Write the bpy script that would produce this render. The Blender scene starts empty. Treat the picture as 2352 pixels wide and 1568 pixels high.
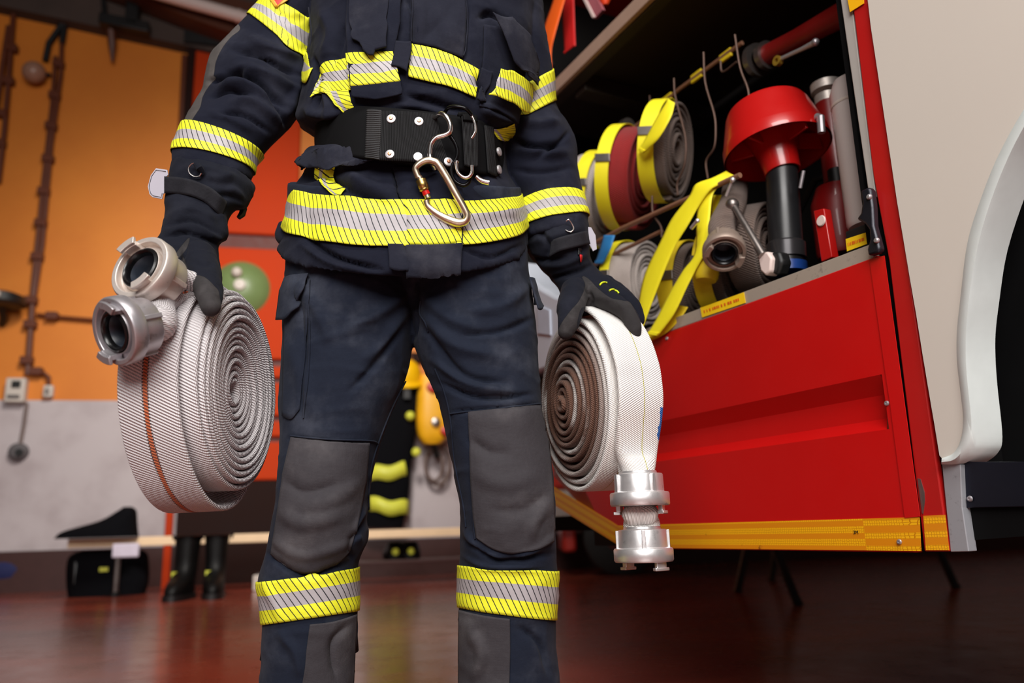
import bpy, bmesh, math, random
import numpy as np
from mathutils import Vector, Matrix
from mathutils.bvhtree import BVHTree

random.seed(11)
IW, IH, FPX = 2352, 1568, 1850.0
CAM = Vector((0.0, 0.0, 0.42))
_p, _r = math.radians(13.0), math.radians(1.72)
FWD = Vector((0, math.cos(_p), math.sin(_p)))
_r0, _u0 = Vector((1, 0, 0)), Vector((0, -math.sin(_p), math.cos(_p)))
RGT = _r0 * math.cos(_r) - _u0 * math.sin(_r)
UPV = _u0 * math.cos(_r) + _r0 * math.sin(_r)
Z = Vector((0, 0, 1))


def ray(px, py):
    return FWD + RGT * ((px - IW / 2) / FPX) - UPV * ((py - IH / 2) / FPX)


def P(px, py, Y):
    d = ray(px, py)
    return CAM + d * (Y / d.y)


def PD(px, py, depth):
    return CAM + ray(px, py) * depth


def cdir(x, y, toward):
    return (RGT * x + UPV * y - FWD * toward).normalized()


def proj(p):
    q = Vector(p) - CAM
    z = q.dot(FWD)
    return IW / 2 + FPX * q.dot(RGT) / z, IH / 2 - FPX * q.dot(UPV) / z


_R, _U, _F, _C = (np.array(v) for v in (RGT, UPV, FWD, CAM))


def proj_np(a):
    q = a - _C
    z = q @ _F
    return np.stack([IW / 2 + FPX * (q @ _R) / z, IH / 2 - FPX * (q @ _U) / z], 1)


def hit_plane(px, py, p0, n):
    d = ray(px, py)
    return CAM + d * ((p0 - CAM).dot(n) / d.dot(n))


def hit_floor(px, py, z=0.0):
    d = ray(px, py)
    return CAM + d * ((z - CAM.z) / d.z)


# ---------------------------------------------------------------- materials
def lin(c):
    c = c / 255.0
    return c / 12.92 if c <= 0.04045 else ((c + 0.055) / 1.055) ** 2.4


def col(r, g, b):
    return (lin(r), lin(g), lin(b), 1.0)


class NT:
    """small node-tree builder"""
    def __init__(s, name):
        s.m = bpy.data.materials.new(name)
        s.m.use_nodes = True
        s.t = s.m.node_tree
        s.t.nodes.clear()
        s.out = s.t.nodes.new('ShaderNodeOutputMaterial')
        s.b = s.t.nodes.new('ShaderNodeBsdfPrincipled')
        s.t.links.new(s.b.outputs[0], s.out.inputs[0])

    def n(s, typ, **kw):
        nd = s.t.nodes.new(typ)
        for k, v in kw.items():
            setattr(nd, k, v)
        return nd

    def l(s, a, b):
        s.t.links.new(a, b)

    def inp(s, sock, v):
        if hasattr(v, 'links'):
            s.l(v, sock)
        else:
            sock.default_value = v

    def math(s, op, a, b=0.0, c=0.0):
        nd = s.n('ShaderNodeMath', operation=op)
        s.inp(nd.inputs[0], a); s.inp(nd.inputs[1], b); s.inp(nd.inputs[2], c)
        return nd.outputs[0]

    def mix(s, f, a, b):
        nd = s.n('ShaderNodeMix', data_type='RGBA')
        s.inp(nd.inputs[0], f); s.inp(nd.inputs[6], a); s.inp(nd.inputs[7], b)
        return nd.outputs[2]

    def noise(s, vec, scale, detail=3, rough=0.55):
        nd = s.n('ShaderNodeTexNoise')
        nd.inputs['Scale'].default_value = scale
        nd.inputs['Detail'].default_value = detail
        nd.inputs['Roughness'].default_value = rough
        if vec is not None:
            s.l(vec, nd.inputs['Vector'])
        return nd.outputs[0]

    def ramp(s, f, lo, hi):
        nd = s.n('ShaderNodeMapRange', interpolation_type='SMOOTHSTEP')
        s.inp(nd.inputs[0], f)
        nd.inputs[1].default_value = lo; nd.inputs[2].default_value = hi
        return nd.outputs[0]

    def obj(s):
        return s.n('ShaderNodeTexCoord').outputs['Object']

    def uv(s):
        return s.n('ShaderNodeTexCoord').outputs['UV']

    def sep(s, v):
        nd = s.n('ShaderNodeSeparateXYZ'); s.l(v, nd.inputs[0])
        return nd.outputs

    def scale(s, v, x, y, z):
        nd = s.n('ShaderNodeVectorMath', operation='MULTIPLY')
        s.l(v, nd.inputs[0]); nd.inputs[1].default_value = (x, y, z)
        return nd.outputs[0]

    def bump(s, h, strength, dist=0.001, prev=None):
        nd = s.n('ShaderNodeBump')
        nd.inputs['Strength'].default_value = strength
        nd.inputs['Distance'].default_value = dist
        s.l(h, nd.inputs['Height'])
        if prev is not None:
            s.l(prev, nd.inputs['Normal'])
        return nd.outputs[0]

    def fin(s, color=None, rough=None, metal=None, normal=None, **kw):
        for k, v in (('Base Color', color), ('Roughness', rough), ('Metallic', metal), ('Normal', normal)):
            if v is not None:
                s.inp(s.b.inputs[k], v)
        for k, v in kw.items():
            s.inp(s.b.inputs[k.replace('_', ' ')], v)
        return s.m


def plain(name, rgb, rough=0.5, metal=0.0, var=0.25, scale=12.0, bump=0.0, bscale=300.0, coat=0.0, bdist=0.0006, spec=0.5):
    t = NT(name)
    o = t.obj()
    n1 = t.noise(o, scale, 4)
    dark = tuple(c * (1 - var) for c in col(*rgb)[:3]) + (1,)
    lite = tuple(min(1, c * (1 + var)) for c in col(*rgb)[:3]) + (1,)
    c = t.mix(n1, dark, lite)
    nrm = t.bump(t.noise(o, bscale, 2), bump, bdist) if bump else None
    r = t.math('MULTIPLY_ADD', n1, 0.2, rough - 0.1)
    return t.fin(c, r, metal, nrm, Coat_Weight=coat, Specular_IOR_Level=spec)


def fabric(name, rgb, dust=(95, 95, 105), amt=0.25, rough=0.85, weave=900.0, mask=None):
    t = NT(name)
    o = t.obj()
    big = t.ramp(t.noise(o, 9, 5, 0.6), 0.45, 0.75)
    fine = t.noise(o, 160, 2)
    c = t.mix(t.math('MULTIPLY', big, amt), col(*rgb), col(*dust))
    c = t.mix(t.math('MULTIPLY', fine, 0.18), c, (0, 0, 0, 1))
    r = rough
    if mask:
        at = t.n('ShaderNodeAttribute', attribute_name='mask')
        f = t.ramp(at.outputs['Fac'], 0.46, 0.54)
        seam = t.math('MULTIPLY', t.ramp(at.outputs['Fac'], 0.40, 0.48), t.ramp(at.outputs['Fac'], 0.60, 0.52))
        pc = t.mix(t.math('MULTIPLY', t.ramp(t.noise(o, 18, 5, 0.65), 0.4, 0.8), 0.5), col(*mask), col(mask[0] + 40, mask[1] + 38, mask[2] + 38))
        c = t.mix(f, c, pc)
        c = t.mix(t.math('MULTIPLY', seam, 0.6), c, (0.004, 0.004, 0.005, 1))
    sx = t.scale(o, weave, weave, weave)
    w1 = t.n('ShaderNodeTexWave', bands_direction='X'); w1.inputs['Scale'].default_value = weave * 0.6
    w2 = t.n('ShaderNodeTexWave', bands_direction='Z'); w2.inputs['Scale'].default_value = weave * 0.6
    t.l(o, w1.inputs['Vector']); t.l(o, w2.inputs['Vector'])
    h = t.math('ADD', w1.outputs['Fac'], w2.outputs['Fac'])
    b = t.bump(h, 0.35, 0.0004)
    b = t.bump(t.noise(o, 60, 4, 0.65), 0.35, 0.003, b)
    return t.fin(c, r, 0.0, b, Sheen_Weight=0.03, Sheen_Roughness=0.5, Specular_IOR_Level=0.16)


# ---------------------------------------------------------------- objects
COL = bpy.context.scene.collection


def tag(o, label=None, cat=None, group=None, kind=None):
    for k, v in (('label', label), ('category', cat), ('group', group), ('kind', kind)):
        if v:
            o[k] = v
    return o


def thing(name, label, cat, loc=(0, 0, 0), group=None):
    o = bpy.data.objects.new(name, None)
    COL.objects.link(o)
    o.location = loc
    o.empty_display_size = 0.05
    return tag(o, label, cat, group)


def link(name, me, mat, parent=None):
    o = bpy.data.objects.new(name, me)
    COL.objects.link(o)
    if mat is not None and not me.materials:
        me.materials.append(mat)
    if parent is not None:
        o.parent = parent
        if parent.type == 'EMPTY':
            o.matrix_parent_inverse = Matrix.Translation(-Vector(parent.location))
    return o


def copy_tree(src, delta, label=None, group=None, parent=None):
    c = src.copy()
    COL.objects.link(c)
    if parent is None:
        c.location = Vector(src.location) + Vector(delta)
        if label:
            c['label'] = label
        if group:
            c['group'] = group
    else:
        c.parent = parent
    for ch in list(src.children):
        copy_tree(ch, delta, parent=c)
    return c


class MB:
    def __init__(s):
        s.v, s.f, s.uv = [], [], []

    def add(s, vs, fs, uvs=None):
        k = len(s.v)
        s.v.extend(tuple(p) for p in vs)
        s.f.extend(tuple(i + k for i in f) for f in fs)
        s.uv.extend(uvs if uvs is not None else [(0.0, 0.0)] * len(vs))
        return s

    def box(s, c, x, y, z):
        """centre and three half-axis vectors"""
        c, x, y, z = (Vector(q) for q in (c, x, y, z))
        vs = [c + x * i + y * j + z * k for i in (-1, 1) for j in (-1, 1) for k in (-1, 1)]
        fs = [(0, 1, 3, 2), (4, 6, 7, 5), (0, 4, 5, 1), (2, 3, 7, 6), (0, 2, 6, 4), (1, 5, 7, 3)]
        return s.add(vs, fs)

    def abox(s, lo, hi):
        c = [(a + b) / 2 for a, b in zip(lo, hi)]
        h = [(b - a) / 2 for a, b in zip(lo, hi)]
        return s.box(c, (h[0], 0, 0), (0, h[1], 0), (0, 0, h[2]))

    def tube(s, path, r, n=12, closed=False, cap=True):
        pts = [Vector(p) for p in path]
        N = len(pts)
        rr = r if hasattr(r, '__len__') else [r] * N
        vs, fs = [], []
        prev = None
        for i, p in enumerate(pts):
            a = pts[(i - 1) % N] if (closed or i) else p
            b = pts[(i + 1) % N] if (closed or i < N - 1) else p
            t = (b - a).normalized()
            if prev is None:
                e = t.orthogonal().normalized()
            else:
                e = (prev - t * prev.dot(t))
                e = e.normalized() if e.length > 1e-6 else t.orthogonal().normalized()
            prev = e
            g = t.cross(e)
            for k in range(n):
                q = 2 * math.pi * k / n
                vs.append(p + (e * math.cos(q) + g * math.sin(q)) * rr[i])
        M = N if closed else N - 1
        for i in range(M):
            for k in range(n):
                a, b = i * n + k, i * n + (k + 1) % n
                c, d = ((i + 1) % N) * n + (k + 1) % n, ((i + 1) % N) * n + k
                fs.append((a, b, c, d))
        if cap and not closed:
            fs.append(tuple(range(n - 1, -1, -1)))
            fs.append(tuple((N - 1) * n + k for k in range(n)))
        return s.add(vs, fs)

    def lathe(s, prof, o, axis, n=48, close=True):
        """prof: (radius, height along axis); a closed loop profile if close"""
        o, ax = Vector(o), Vector(axis).normalized()
        e = ax.orthogonal().normalized()
        g = ax.cross(e)
        m = len(prof)
        vs, fs = [], []
        for k in range(n):
            q = 2 * math.pi * k / n
            d = e * math.cos(q) + g * math.sin(q)
            for r, h in prof:
                vs.append(o + d * r + ax * h)
        for k in range(n):
            for j in range(m if close else m - 1):
                a, b = k * m + j, k * m + (j + 1) % m
                c, d = ((k + 1) % n) * m + (j + 1) % m, ((k + 1) % n) * m + j
                fs.append((a, d, c, b))
        return s.add(vs, fs)

    def prism(s, poly, depth):
        """poly: world points of an outline; depth: extrusion vector"""
        poly = [Vector(p) for p in poly]
        d = Vector(depth)
        n = len(poly)
        vs = poly + [p + d for p in poly]
        fs = [tuple(range(n)), tuple(range(2 * n - 1, n - 1, -1))]
        fs += [(i, n + i, n + (i + 1) % n, (i + 1) % n) for i in range(n)]
        return s.add(vs, fs)

    def grid(s, G, uv=None, closed_u=False):
        """G[i][j] points"""
        ni, nj = len(G), len(G[0])
        vs = [p for row in G for p in row]
        fs = []
        for i in range(ni - 1):
            for j in range(nj if closed_u else nj - 1):
                fs.append((i * nj + j, i * nj + (j + 1) % nj, (i + 1) * nj + (j + 1) % nj, (i + 1) * nj + j))
        return s.add(vs, fs, [q for row in uv for q in row] if uv else None)

    def sphere(s, c, r, n=16, sc=(1, 1, 1)):
        c = Vector(c)
        vs, fs = [], []
        m = n // 2
        for i in range(m + 1):
            a = math.pi * i / m
            for k in range(n):
                b = 2 * math.pi * k / n
                vs.append(c + Vector((r * sc[0] * math.sin(a) * math.cos(b), r * sc[1] * math.sin(a) * math.sin(b), r * sc[2] * math.cos(a))))
        for i in range(m):
            for k in range(n):
                fs.append((i * n + k, (i + 1) * n + k, (i + 1) * n + (k + 1) % n, i * n + (k + 1) % n))
        return s.add(vs, fs)

    def build(s, name, mat, parent=None, smooth=35, bevel=0.0, solid=0.0, weld=False, subsurf=0):
        me = bpy.data.meshes.new(name)
        me.from_pydata([tuple(p) for p in s.v], [], s.f)
        if any(u != (0.0, 0.0) for u in s.uv):
            lay = me.uv_layers.new(name='UVMap')
            idx = np.empty(len(me.loops), dtype=np.int32)
            me.loops.foreach_get('vertex_index', idx)
            lay.data.foreach_set('uv', np.array(s.uv, dtype=np.float32)[idx].ravel())
        bm = bmesh.new(); bm.from_mesh(me)
        if weld:
            bmesh.ops.remove_doubles(bm, verts=bm.verts, dist=1e-6)
        if solid == 0.0:
            bmesh.ops.recalc_face_normals(bm, faces=bm.faces)
        bm.to_mesh(me); bm.free()
        if smooth:
            me.polygons.foreach_set('use_smooth', [True] * len(me.polygons))
            if smooth < 180:
                me.set_sharp_from_angle(angle=math.radians(smooth))
        o = link(name, me, mat, parent)
        if solid:
            md = o.modifiers.new('solid', 'SOLIDIFY'); md.thickness = abs(solid); md.offset = 1 if solid > 0 else -1
        if bevel:
            md = o.modifiers.new('bevel', 'BEVEL'); md.width = bevel; md.segments = 2; md.limit_method = 'ANGLE'; md.angle_limit = math.radians(40)
        if subsurf:
            md = o.modifiers.new('sub', 'SUBSURF'); md.levels = subsurf; md.render_levels = subsurf
        return o


def catmull(pts, n, closed=False):
    """resample a list of equal-length numeric tuples: n points per span"""
    a = np.array([tuple(p) for p in pts], dtype=float)
    N = len(a)
    out = []
    spans = N if closed else N - 1
    for i in range(spans):
        p1, p2 = a[i], a[(i + 1) % N]
        p0 = a[(i - 1) % N] if (closed or i > 0) else 2 * p1 - p2
        p3 = a[(i + 2) % N] if (closed or i + 2 < N) else 2 * p2 - p1
        for k in range(n):
            t = k / n
            out.append(0.5 * ((2 * p1) + (-p0 + p2) * t + (2 * p0 - 5 * p1 + 4 * p2 - p3) * t * t + (-p0 + 3 * p1 - 3 * p2 + p3) * t ** 3))
    if not closed:
        out.append(a[-1])
    return np.array(out)


def V3(a):
    return [Vector(p) for p in a]


# ---------------------------------------------------------------- numeric sculpting
def vnoise(p, scale, seed=0):
    q = p * scale + seed * 17.31
    i = np.floor(q).astype(np.int64)
    f = q - i
    f = f * f * (3 - 2 * f)

    def h(x, y, z):
        n = (x * 374761393 + y * 668265263 + z * 2147483647 + seed * 1013) & 0xFFFFFFFF
        n = ((n ^ (n >> 13)) * 1274126177) & 0xFFFFFFFF
        return ((n ^ (n >> 16)) & 0xFFFF) / 65535.0
    r = 0
    for dx in (0, 1):
        for dy in (0, 1):
            for dz in (0, 1):
                w = (f[:, 0] if dx else 1 - f[:, 0]) * (f[:, 1] if dy else 1 - f[:, 1]) * (f[:, 2] if dz else 1 - f[:, 2])
                r = r + w * h(i[:, 0] + dx, i[:, 1] + dy, i[:, 2] + dz)
    return r


def remesh(mb, voxel, smooth_iter=4):
    """union of closed shapes as one continuous surface"""
    me = bpy.data.meshes.new('tmp')
    me.from_pydata([tuple(p) for p in mb.v], [], mb.f)
    bm = bmesh.new(); bm.from_mesh(me)
    bmesh.ops.recalc_face_normals(bm, faces=bm.faces)
    bm.to_mesh(me); bm.free()
    o = bpy.data.objects.new('tmp', me)
    COL.objects.link(o)
    md = o.modifiers.new('r', 'REMESH'); md.mode = 'VOXEL'; md.voxel_size = voxel
    dg = bpy.context.evaluated_depsgraph_get()
    dg.update()
    out = bpy.data.meshes.new_from_object(o.evaluated_get(dg))
    bpy.data.objects.remove(o); bpy.data.meshes.remove(me)
    relax(out, smooth_iter)
    return out


def get_v(me):
    a = np.empty(len(me.vertices) * 3, dtype=np.float32)
    me.vertices.foreach_get('co', a)
    return a.reshape(-1, 3).astype(float)


def set_v(me, a):
    me.vertices.foreach_set('co', a.astype(np.float32).ravel())
    me.update()


def get_n(me):
    a = np.empty(len(me.vertices) * 3, dtype=np.float32)
    me.vertex_normals.foreach_get('vector', a)
    return a.reshape(-1, 3).astype(float)


def relax(me, it, lam=0.5):
    e = np.empty(len(me.edges) * 2, dtype=np.int32)
    me.edges.foreach_get('vertices', e)
    e = e.reshape(-1, 2)
    v = get_v(me)
    cnt = np.bincount(e.ravel(), minlength=len(v))[:, None].astype(float)
    cnt[cnt == 0] = 1
    for k in range(it):
        for l in (lam, -lam * 1.04):
            s = np.stack([np.bincount(e[:, 0], v[e[:, 1], c], len(v)) + np.bincount(e[:, 1], v[e[:, 0], c], len(v)) for c in range(3)], 1)
            v = v + l * (s / cnt - v)
    set_v(me, v)


def poly_dist(q, line):
    """distance of 2D points to a polyline and the 0..1 parameter along it"""
    L = np.array(line, dtype=float)
    seg = np.linalg.norm(np.diff(L, axis=0), axis=1)
    tot, acc = seg.sum(), 0.0
    best = np.full(len(q), 1e9); par = np.zeros(len(q))
    for i in range(len(L) - 1):
        d = L[i + 1] - L[i]
        t = np.clip(((q - L[i]) @ d) / (d @ d + 1e-9), 0, 1)
        r = np.linalg.norm(q - (L[i] + t[:, None] * d), axis=1)
        m = r < best
        best[m] = r[m]; par[m] = (acc + t[m] * seg[i]) / tot
        acc += seg[i]
    return best, par


def sculpt(me, folds, crease=()):
    """folds: (photo polyline, width px, height m): ridges and valleys of cloth on the camera-facing side"""
    v, n = get_v(me), get_n(me)
    q = proj_np(v)
    face = np.clip((n * ((_C - v) / np.linalg.norm(_C - v, axis=1)[:, None])).sum(1) * 2.2 + 0.25, 0, 1)
    d = np.zeros(len(v))
    for line, w, amp in folds:
        L = catmull(line, 6) if len(line) > 2 else np.array(line, float)
        lo, hi = L.min(0) - 3 * w, L.max(0) + 3 * w
        m = np.where((q[:, 0] > lo[0]) & (q[:, 0] < hi[0]) & (q[:, 1] > lo[1]) & (q[:, 1] < hi[1]) & (face > 0))[0]
        if len(m) == 0:
            continue
        r, t = poly_dist(q[m], L)
        taper = np.clip(np.minimum(t, 1 - t) * 4 + 0.15, 0, 1)
        if amp < 0:
            w, amp = w * .66, amp * 1.35
        d[m] += amp * np.exp(-(r / w) ** 2) * taper * face[m]
    set_v(me, v + n * d[:, None])


def wrinkle(me, amp, scale, seed=1, stretch=(1, 1, 1)):
    v, n = get_v(me), get_n(me)
    p = v * np.array(stretch)
    warp = np.stack([vnoise(p, scale * 0.6, seed + 5 + k) for k in range(3)], 1) - 0.5
    a = vnoise(p + warp * 0.9 / scale, scale, seed)
    b = vnoise(p + warp * 0.5 / scale, scale * 2.1, seed + 1)
    ridge = (1 - np.abs(2 * a - 1)) ** 2 - 0.35 + 0.45 * (b - 0.5)
    set_v(me, v + n * (amp * ridge)[:, None])


class Surf:
    """closest-point and ray queries on a finished garment mesh"""
    def __init__(s, me):
        s.v, s.n = get_v(me), get_n(me)
        s.polys = [tuple(p.vertices) for p in me.polygons]
        s.b = BVHTree.FromPolygons([Vector(p) for p in s.v], s.polys)

    def nrm(s, idx, loc):
        vs = s.polys[idx]
        w = [1.0 / ((Vector(s.v[i]) - loc).length + 1e-4) for i in vs]
        n = Vector((0, 0, 0))
        for i, k in zip(vs, w):
            n += Vector(s.n[i]) * k
        return n.normalized()

    def near(s, p, off):
        loc, _, idx, _ = s.b.find_nearest(Vector(p))
        return loc + s.nrm(idx, loc) * off

    def shoot(s, px, py, off):
        d = ray(px, py).normalized()
        loc, _, idx, _ = s.b.ray_cast(CAM, d)
        if loc is None:
            return None
        return loc + s.nrm(idx, loc) * off


def conform_patch(name, surf, rows, mat, parent, n=24, m=16, off=0.002, thick=0.002, lift=None, calm=2, straight=False):
    """a cloth piece sewn on: rows are photo polylines (top to bottom), dropped onto the garment"""
    cols = []
    for r in rows:
        c = catmull(r, 12) if (len(r) > 2 and not straight) else np.array([np.array(r[k], float) * (1 - t) + np.array(r[k + 1], float) * t for k in range(len(r) - 1) for t in np.linspace(0, 1, 13)])
        s = np.concatenate([[0], np.cumsum(np.linalg.norm(np.diff(c, axis=0), axis=1))])
        u = np.linspace(0, s[-1], n + 1)
        cols.append(np.stack([np.interp(u, s, c[:, 0]), np.interp(u, s, c[:, 1])], 1))
    cols = np.array(cols)
    k = len(rows)
    G2 = []
    for i in range(m + 1):
        t = i / m * (k - 1)
        a = min(int(t), k - 2); f = t - a
        G2.append(cols[a] * (1 - f) + cols[a + 1] * f)
    G = [[None] * (n + 1) for _ in range(m + 1)]
    hits = []
    for i in range(m + 1):
        for j in range(n + 1):
            e = off
            if lift:
                e += lift(j / n, i / m)
            p = surf.shoot(G2[i][j][0], G2[i][j][1], e)
            G[i][j] = p
            if p is not None:
                hits.append((i, j, (p - CAM).dot(FWD)))
    H = np.array(hits)
    for i in range(m + 1):
        for j in range(n + 1):
            if G[i][j] is None:
                w = np.argmin((H[:, 0] - i) ** 2 + (H[:, 1] - j) ** 2)
                G[i][j] = PD(G2[i][j][0], G2[i][j][1], H[w, 2])
    # calm single-vertex depth jumps
    D = np.array([[(p - CAM).dot(FWD) for p in row] for row in G])
    for _ in range(calm):
        E = np.pad(D, 1, mode='edge')
        D = 0.5 * D + 0.125 * (E[:-2, 1:-1] + E[2:, 1:-1] + E[1:-1, :-2] + E[1:-1, 2:])
    G = [[PD(*proj(G[i][j]), D[i][j]) for j in range(n + 1)] for i in range(m + 1)]
    wid = sum((G[m // 2][j + 1] - G[m // 2][j]).length for j in range(n))
    UV = [[(j / n * wid, 1 - i / m + 1e-4) for j in range(n + 1)] for i in range(m + 1)]
    mb = MB().grid(G, UV)
    o = mb.build(name, mat, parent, smooth=60, solid=-thick)
    if (G[0][1] - G[0][0]).cross(G[1][0] - G[0][0]).dot(CAM - G[0][0]) > 0:
        o.modifiers[0].offset = 1
    return o


# rings of a garment tube: photo left/right ends, depth, half thickness, photo height of the front
def ring(xl, yl, xr, yr, YL, YR, b, yf=None, ex=2.2):
    L, R = P(xl, yl, YL), P(xr, yr, YR)
    C = (L + R) / 2
    A = (R - L) / 2
    e = CAM - C; e.z = 0
    ah = A.normalized()
    e = e - ah * e.dot(ah)
    e.normalize()
    t = 0.0
    if yf is not None:
        lo, hi = -0.4, 0.4
        for _ in range(40):
            t = (lo + hi) / 2
            if proj(C + e * b + Z * t)[1] > yf:
                lo = t
            else:
                hi = t
    return tuple(C) + tuple(A) + tuple(e * b + Z * t) + (ex,)


def loft(rings, nu=72, nv=8, grow=0.0, i0=None, i1=None):
    """grid of points round a garment tube, rings i0..i1 of the list (floats)"""
    n = len(rings)
    i0 = 0 if i0 is None else i0
    i1 = n - 1 if i1 is None else i1
    dense = catmull(rings, 32)
    k0, k1 = i0 * 32, i1 * 32
    cnt = max(2, int(round((i1 - i0) * nv)) + 1)
    G = []
    for kk in np.linspace(k0, k1, cnt):
        a = min(int(kk), len(dense) - 1)
        b = min(a + 1, len(dense) - 1)
        r = dense[a] * (1 - (kk - a)) + dense[b] * (kk - a)
        C, A, B, ex = Vector(r[0:3]), Vector(r[3:6]), Vector(r[6:9]), r[9]
        A = A * (1 + grow / max(A.length, 1e-4)); B = B * (1 + grow / max(B.length, 1e-4))
        row = []
        for j in range(nu):
            q = 2 * math.pi * j / nu - math.pi / 2   # starts at the back
            c, s_ = math.cos(q), math.sin(q)
            c = math.copysign(abs(c) ** (2 / ex), c); s_ = math.copysign(abs(s_) ** (2 / ex), s_)
            row.append(C + A * c + B * s_)
        G.append(row)
    return G


def add_closed(mb, G):
    nu = len(G[0])
    k = len(mb.v)
    mb.grid(G, closed_u=True)
    for row, base in ((G[0], k), (G[-1], k + (len(G) - 1) * nu)):
        c = sum((Vector(p) for p in row), Vector()) / nu
        kc = len(mb.v)
        mb.add([c], [])
        for j in range(nu):
            mb.f.append((kc, base + j, base + (j + 1) % nu))
    return mb


def chain(mb, pts, n=14):
    """tapered round limb or finger through (point, radius) stations, rounded at both ends"""
    a = np.array([tuple(p) + (r,) for p, r in pts])
    d = catmull(a, 6) if len(a) > 2 else np.array([a[0] * (1 - t) + a[1] * t for t in np.linspace(0, 1, 8)])
    p, r = [Vector(x[:3]) for x in d], [x[3] for x in d]
    t0, t1 = (p[0] - p[1]).normalized(), (p[-1] - p[-2]).normalized()
    hp, hr, tp, tr = [], [], [], []
    for k in (85, 60, 30):
        s, c = math.sin(math.radians(k)), math.cos(math.radians(k))
        hp.append(p[0] + t0 * r[0] * s); hr.append(r[0] * c)
        tp.insert(0, p[-1] + t1 * r[-1] * s); tr.insert(0, r[-1] * c)
    return mb.tube(hp + p + tp, hr + r + tr, n)
# ================================================================ the hall
wd = ray(9000, 1207 - .03 * (9000 - 1176)); wd.z = 0; wd.normalize()
WN = Vector((wd.y, -wd.x, 0))
WD = 8.0
W0 = CAM - WN * WD; W0.z = 0


def Wl(px, py, off=0.0):
    return hit_plane(px, py, W0 + WN * off, WN)


def wall_xyz(s, z, off=0.0):
    p = W0 + wd * s + WN * off
    return Vector((p.x, p.y, z))


def wall_s(p):
    return (Vector(p) - W0).dot(wd)


zd = Wl(120, 919).z
t = NT('two_tone_wall_paint')
o = t.obj()
h = t.sep(o)[2]
n1 = t.noise(o, 1.2, 5, 0.6)
og = t.mix(t.ramp(n1, 0.25, 0.8), col(212, 120, 32), col(224, 133, 38))
gy = t.mix(t.ramp(t.noise(o, 2.5, 5), 0.4, 0.7), col(190, 180, 182), col(172, 160, 162))
c = t.mix(t.math('GREATER_THAN', h, zd), gy, og)
M_WALL = t.fin(c, 0.55, 0.0, t.bump(t.noise(o, 40, 3), 0.15, 0.004))

t = NT('red_floor_paint')
o = t.obj()
big = t.ramp(t.noise(t.scale(o, 0.5, 1.4, 1), 1.3, 6, 0.65), 0.35, 0.68)
sm = t.noise(o, 7, 6, 0.65)
c = t.mix(big, col(110, 48, 35), col(152, 66, 47))
c = t.mix(t.math('MULTIPLY', t.ramp(sm, 0.5, 0.75), 0.55), c, col(44, 32, 27))
rg = t.math('MULTIPLY_ADD', sm, 0.34, 0.08)
M_FLOOR = t.fin(c, rg, 0.0, t.bump(t.noise(o, 5, 4), 0.12, 0.01), Specular_IOR_Level=0.65, Coat_Weight=.25, Coat_Roughness=.16)

MB().abox((-14, -7, -0.1), (14, 14, 0.0)).build('floor', M_FLOOR, smooth=0)['kind'] = 'structure'
w = MB().box(wall_xyz(0, 3.1, -0.1), wd * 13, WN * 0.1, Z * 3.1).build('wall_back', M_WALL, smooth=0); w['kind'] = 'structure'
M_DARKRED = plain('dark_red_skirting', (58, 26, 22), 0.5, var=0.2)
zb = Wl(60, 1265).z
w = MB().box(wall_xyz(0, zb / 2, 0.012), wd * 13, WN * 0.012, Z * zb / 2).build('baseboard_back', M_DARKRED, smooth=0); w['kind'] = 'structure'
M_CONC = plain('dark_concrete', (70, 56, 50), 0.8, var=0.4, scale=3)  # dark grey-brown, tone varied by noise
M_BROWN = plain('brown_steel', (84, 44, 26), 0.5, var=0.2, scale=4)
M_BLACK = plain('black_plastic', (16, 16, 17), 0.5, var=0.2)
w = MB().abox((-14, -7, 6.1), (14, 14, 6.25)).build('ceiling', M_CONC, smooth=0); w['kind'] = 'structure'
M_SIDE = plain('grey_side_wall', (120, 108, 100), 0.7, var=0.15, scale=2)
w = MB().abox((-8.2, -7, 0), (-8.0, 12, 6.1)).build('wall_left', M_SIDE, smooth=0); w['kind'] = 'structure'
w = MB().abox((7.0, -7, 0), (7.2, 12, 6.1)).build('wall_right', M_SIDE, smooth=0); w['kind'] = 'structure'
# concrete lintel above the orange paint and the steel beam under the white duct
w = MB().prism([Wl(-300, -30, 0), Wl(-60, 20, 0), Wl(445, 127, 0), Wl(700, 190, 0), Wl(700, -260, 0), Wl(-300, -260, 0)], WN * 0.16).build('trim_1', M_CONC, smooth=0); w['kind'] = 'structure'
w = MB().prism([Wl(140, -50, .2), Wl(248, 0, .2), Wl(340, 32, .2), Wl(460, 80, .2), Wl(660, 150, .2), Wl(660, 62, .2), Wl(400, -10, .2), Wl(230, -60, .2)], WN * 0.25).build('trim_2', M_BROWN, smooth=0); w['kind'] = 'structure'
M_WHITEP = plain('white_enamel', (225, 205, 198), 0.4, var=0.05)
du = thing('ventilation_duct', 'pale round duct running along the top of the back wall', 'duct', Wl(500, 18, .6))
MB().tube([Wl(290, -36, .6), Wl(430, 4, .6), Wl(585, 47, .6), Wl(720, 85, .6)], 0.06, 20).build('pipe', M_WHITEP, du)
for k, (x, y) in enumerate([(548, 37), (690, 77)]):
    MB().tube([Wl(x - 3, y - 1, .6), Wl(x + 3, y + 1, .6)], 0.067, 20).build('pipe_clamp', M_WHITEP, du)

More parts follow.
